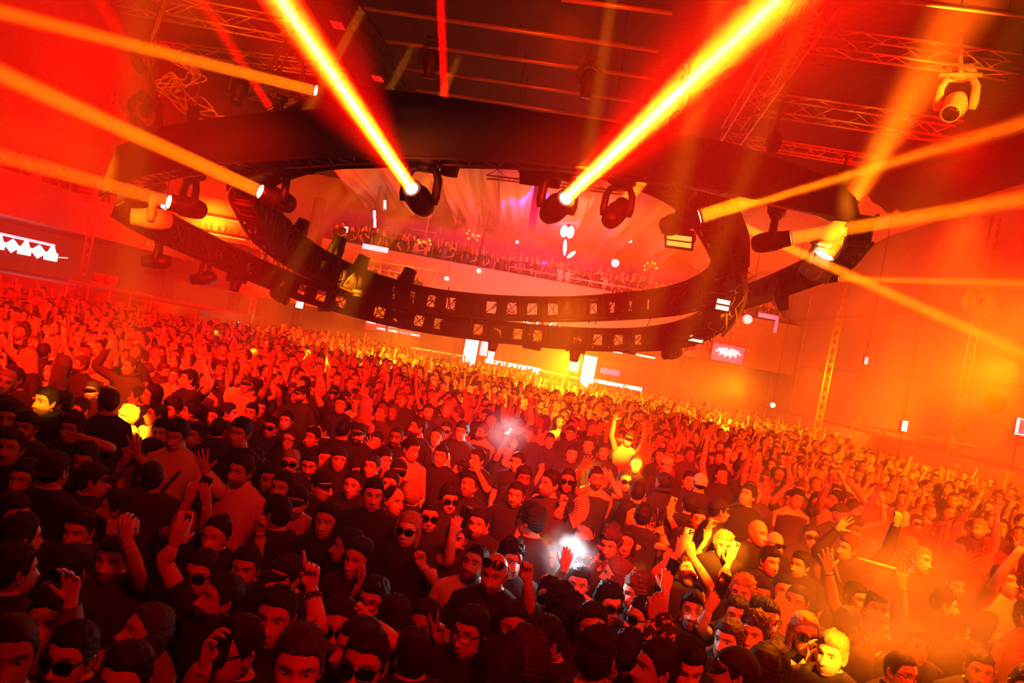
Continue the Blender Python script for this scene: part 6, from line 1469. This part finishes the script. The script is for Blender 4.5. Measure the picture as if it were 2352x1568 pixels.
# purple and pink bits
panel('lit_screen', 1252, 604, 14, 8, 41, 'tiny violet screen on the gallery', E_V); panel('lit_screen', 795, 527, 9, 13, 40, 'tiny ice-blue screen at the left of the ring opening', E_B)
for x, y, h, l in ((884, 470, 20, 'upper white light tube in the ring opening'), (860, 492, 17, 'middle white light tube in the ring opening'), (861, 512, 20, 'lowest white light tube in the ring opening')):
    p = P(x, y, 38); s = 38 / F_PX; e = empty('tube_light', p, l, 'lamp', 'white tube lights'); MB().tube([p + U_AX * h * s * .5, p - U_AX * h * s * .5], .07, 8).build('tube', E_B, e); MB().bar(p + U_AX * h * s * .5 + [0, .08, 0], p - U_AX * h * s * .5 + [0, .08, 0], .03, 6).build('bracket', M_blk, e); q = p + U_AX * h * s * .5 + [0, .08, 0]; MB().bar(q, [q[0], q[1], ZC - .01], .012, 5).build('hanger', M_blk, e)
p = P(1762, 738, 32); s = 32 / F_PX; e = empty('led_frame', p, 'pink lit corner frame on the right of the back wall', 'sign'); MB().box(p + np.array([0, 0, 12 * s]), (44 * s, .06, 10 * s)).build('lit_top', E_P, e); MB().box(p + np.array([22 * s, 0, -4 * s]), (6 * s, .06, 36 * s)).build('lit_side', E_P, e)
# yellow lit shelf wall at the left of the ring opening
x0 = P(480, 515, 36); e = empty('back_shelf', x0, 'amber lit shelf wall seen between the left lamps and the inner hoop', 'shelf'); s = 36 / F_PX
MB().box(x0 + [0, .15, .3], (200 * s, .1, 92 * s)).build('back_panel', mat('mesh_panel', (.6, .5, .4), .6), e)
for k, z in enumerate((22, -16)): 
    MB().rbox(x0 + np.array([0, 0, z * s]), (196 * s, .34, .12), .02).build('shelf_board', M_blk, e); MB().box(x0 + np.array([0, -.1, z * s - .09]), (180 * s, .1, .05)).build('strip', E_Y, e)
light('shelf_lamp', 'AREA', x0 + [0, -.9, .1], 260, AMB, to=x0 + [0, .2, .2], size=1.6)
r = np.random.default_rng(4)
for k in range(12):
    p = x0 + np.array([(-85 + k * 15 + r.uniform(-3, 3)) * s, -.02, -16 * s + .06]); h = r.uniform(.26, .42)
    o = MB().lathe([(0, 0), (0, .05), (h * .55, .05), (h * .7, .02), (h, .018), (h, 0)], p, (0, 0, 1), 10).build('bottle', mat('bottle_glass', (.5, .3, .1), .15), loc=p)
    tag(o, 'amber lit bottle on the lower back shelf at the left', 'bottle', 'bottles on the back shelf')
# lighting towers against the walls
for a, b, l in (((192, 648, 26), (268, 218, 26), 'slender lighting tower at the left, tilted beside the pale drum'), ((2184, 1010, 21.5), (2284, 500, 21.5), 'tallest lighting tower on the right wall'), ((1884, 935, 27), (1952, 590, 27), 'faint lighting tower deep in the right haze'), ((583, 700, 33), (597, 640, 33), 'short post in the haze under the left hoop')):
    a, b = P(*a), P(*b); a = a + (a - b) / (b[2] - a[2]) * (a[2] - (2.1 if a[0] > 12.5 else 0.0))
    truss(a, b, w=.22, tri=True, label=l, cr=.03, up=(0, 1, 0))
for x, y, Y, r_, l in ((252, 275, 27, .55, 'pale round disc fixed behind the left tower'), (2250, 692, 22.5, .5, 'pale round disc fixed behind the right tower'), (2288, 925, 20, .26, 'dark drum fan on the right wall')):
    c = P(x, y, Y); e = empty('wall_disc', c, l, 'disc', 'round wall discs'); MB().lathe([(-.1, 0), (-.1, r_), (.02, r_), (.05, r_ * .9), (.05, 0)], c, (0, -1, 0), 32).build('disc', M_gold if y < 900 else M_blk, e); MB().lathe([(.05, r_ * .25), (.09, r_ * .22), (.09, 0)], c, (0, -1, 0), 16).build('hub', M_blk, e)
c = P(207, 432, 27); s = 27 / F_PX; e = empty('speaker_column', c, 'tall pale hanging speaker at the left end of the skirt', 'speaker'); MB().rbox(c, (40 * s, .5, 78 * s), .1).build('cabinet', M_gold, e); MB().box(c + np.array([0, -.25, -14 * s]), (34 * s, .02, 4 * s)).build('label_strip', M_blk, e)
MB().box(c + np.array([0, -.25, 6 * s]), (34 * s, .02, 24 * s)).build('grille', M_steel, e)
e = empty('framed_box', P(240, 642, 25), 'two pale framed boxes standing behind the left ledge', 'crate'); s = 25 / F_PX
for k in (-14, 14): MB().tube([P(240, 642, 25) + np.array([(k + a * 12) * s, 0, b * 10 * s]) for a, b in ((-1, -1), (1, -1), (1, 1), (-1, 1))], .03, 5, closed=True).build('frame', M_gold, e); MB().box(P(240, 642, 25) + np.array([k * s, .15, 0]), (23 * s, .25, 19 * s)).build('box', MATS['gallery_front'], e)
# parapets of the galleries, platform under the left crowd, ledge at the right wall
struct('parapet_left', MB().box((-17.65, 32.5, 5.05), (.12, 17, 1.05)), MATS['gallery_front'])
struct('ledge_right', slab(12.6, XR - .02, 18, 33, 0, 2.1), MATS['gallery_front'])
struct('ledge_left', slab(-22.9, -11.2, 27.2, 34, 0, 2.1), MATS['gallery_front'])
struct('fascia_back', slab(-10.5, XR - .02, 39.0, 39.6, 3.9, 6.45), MATS['gallery_front'])
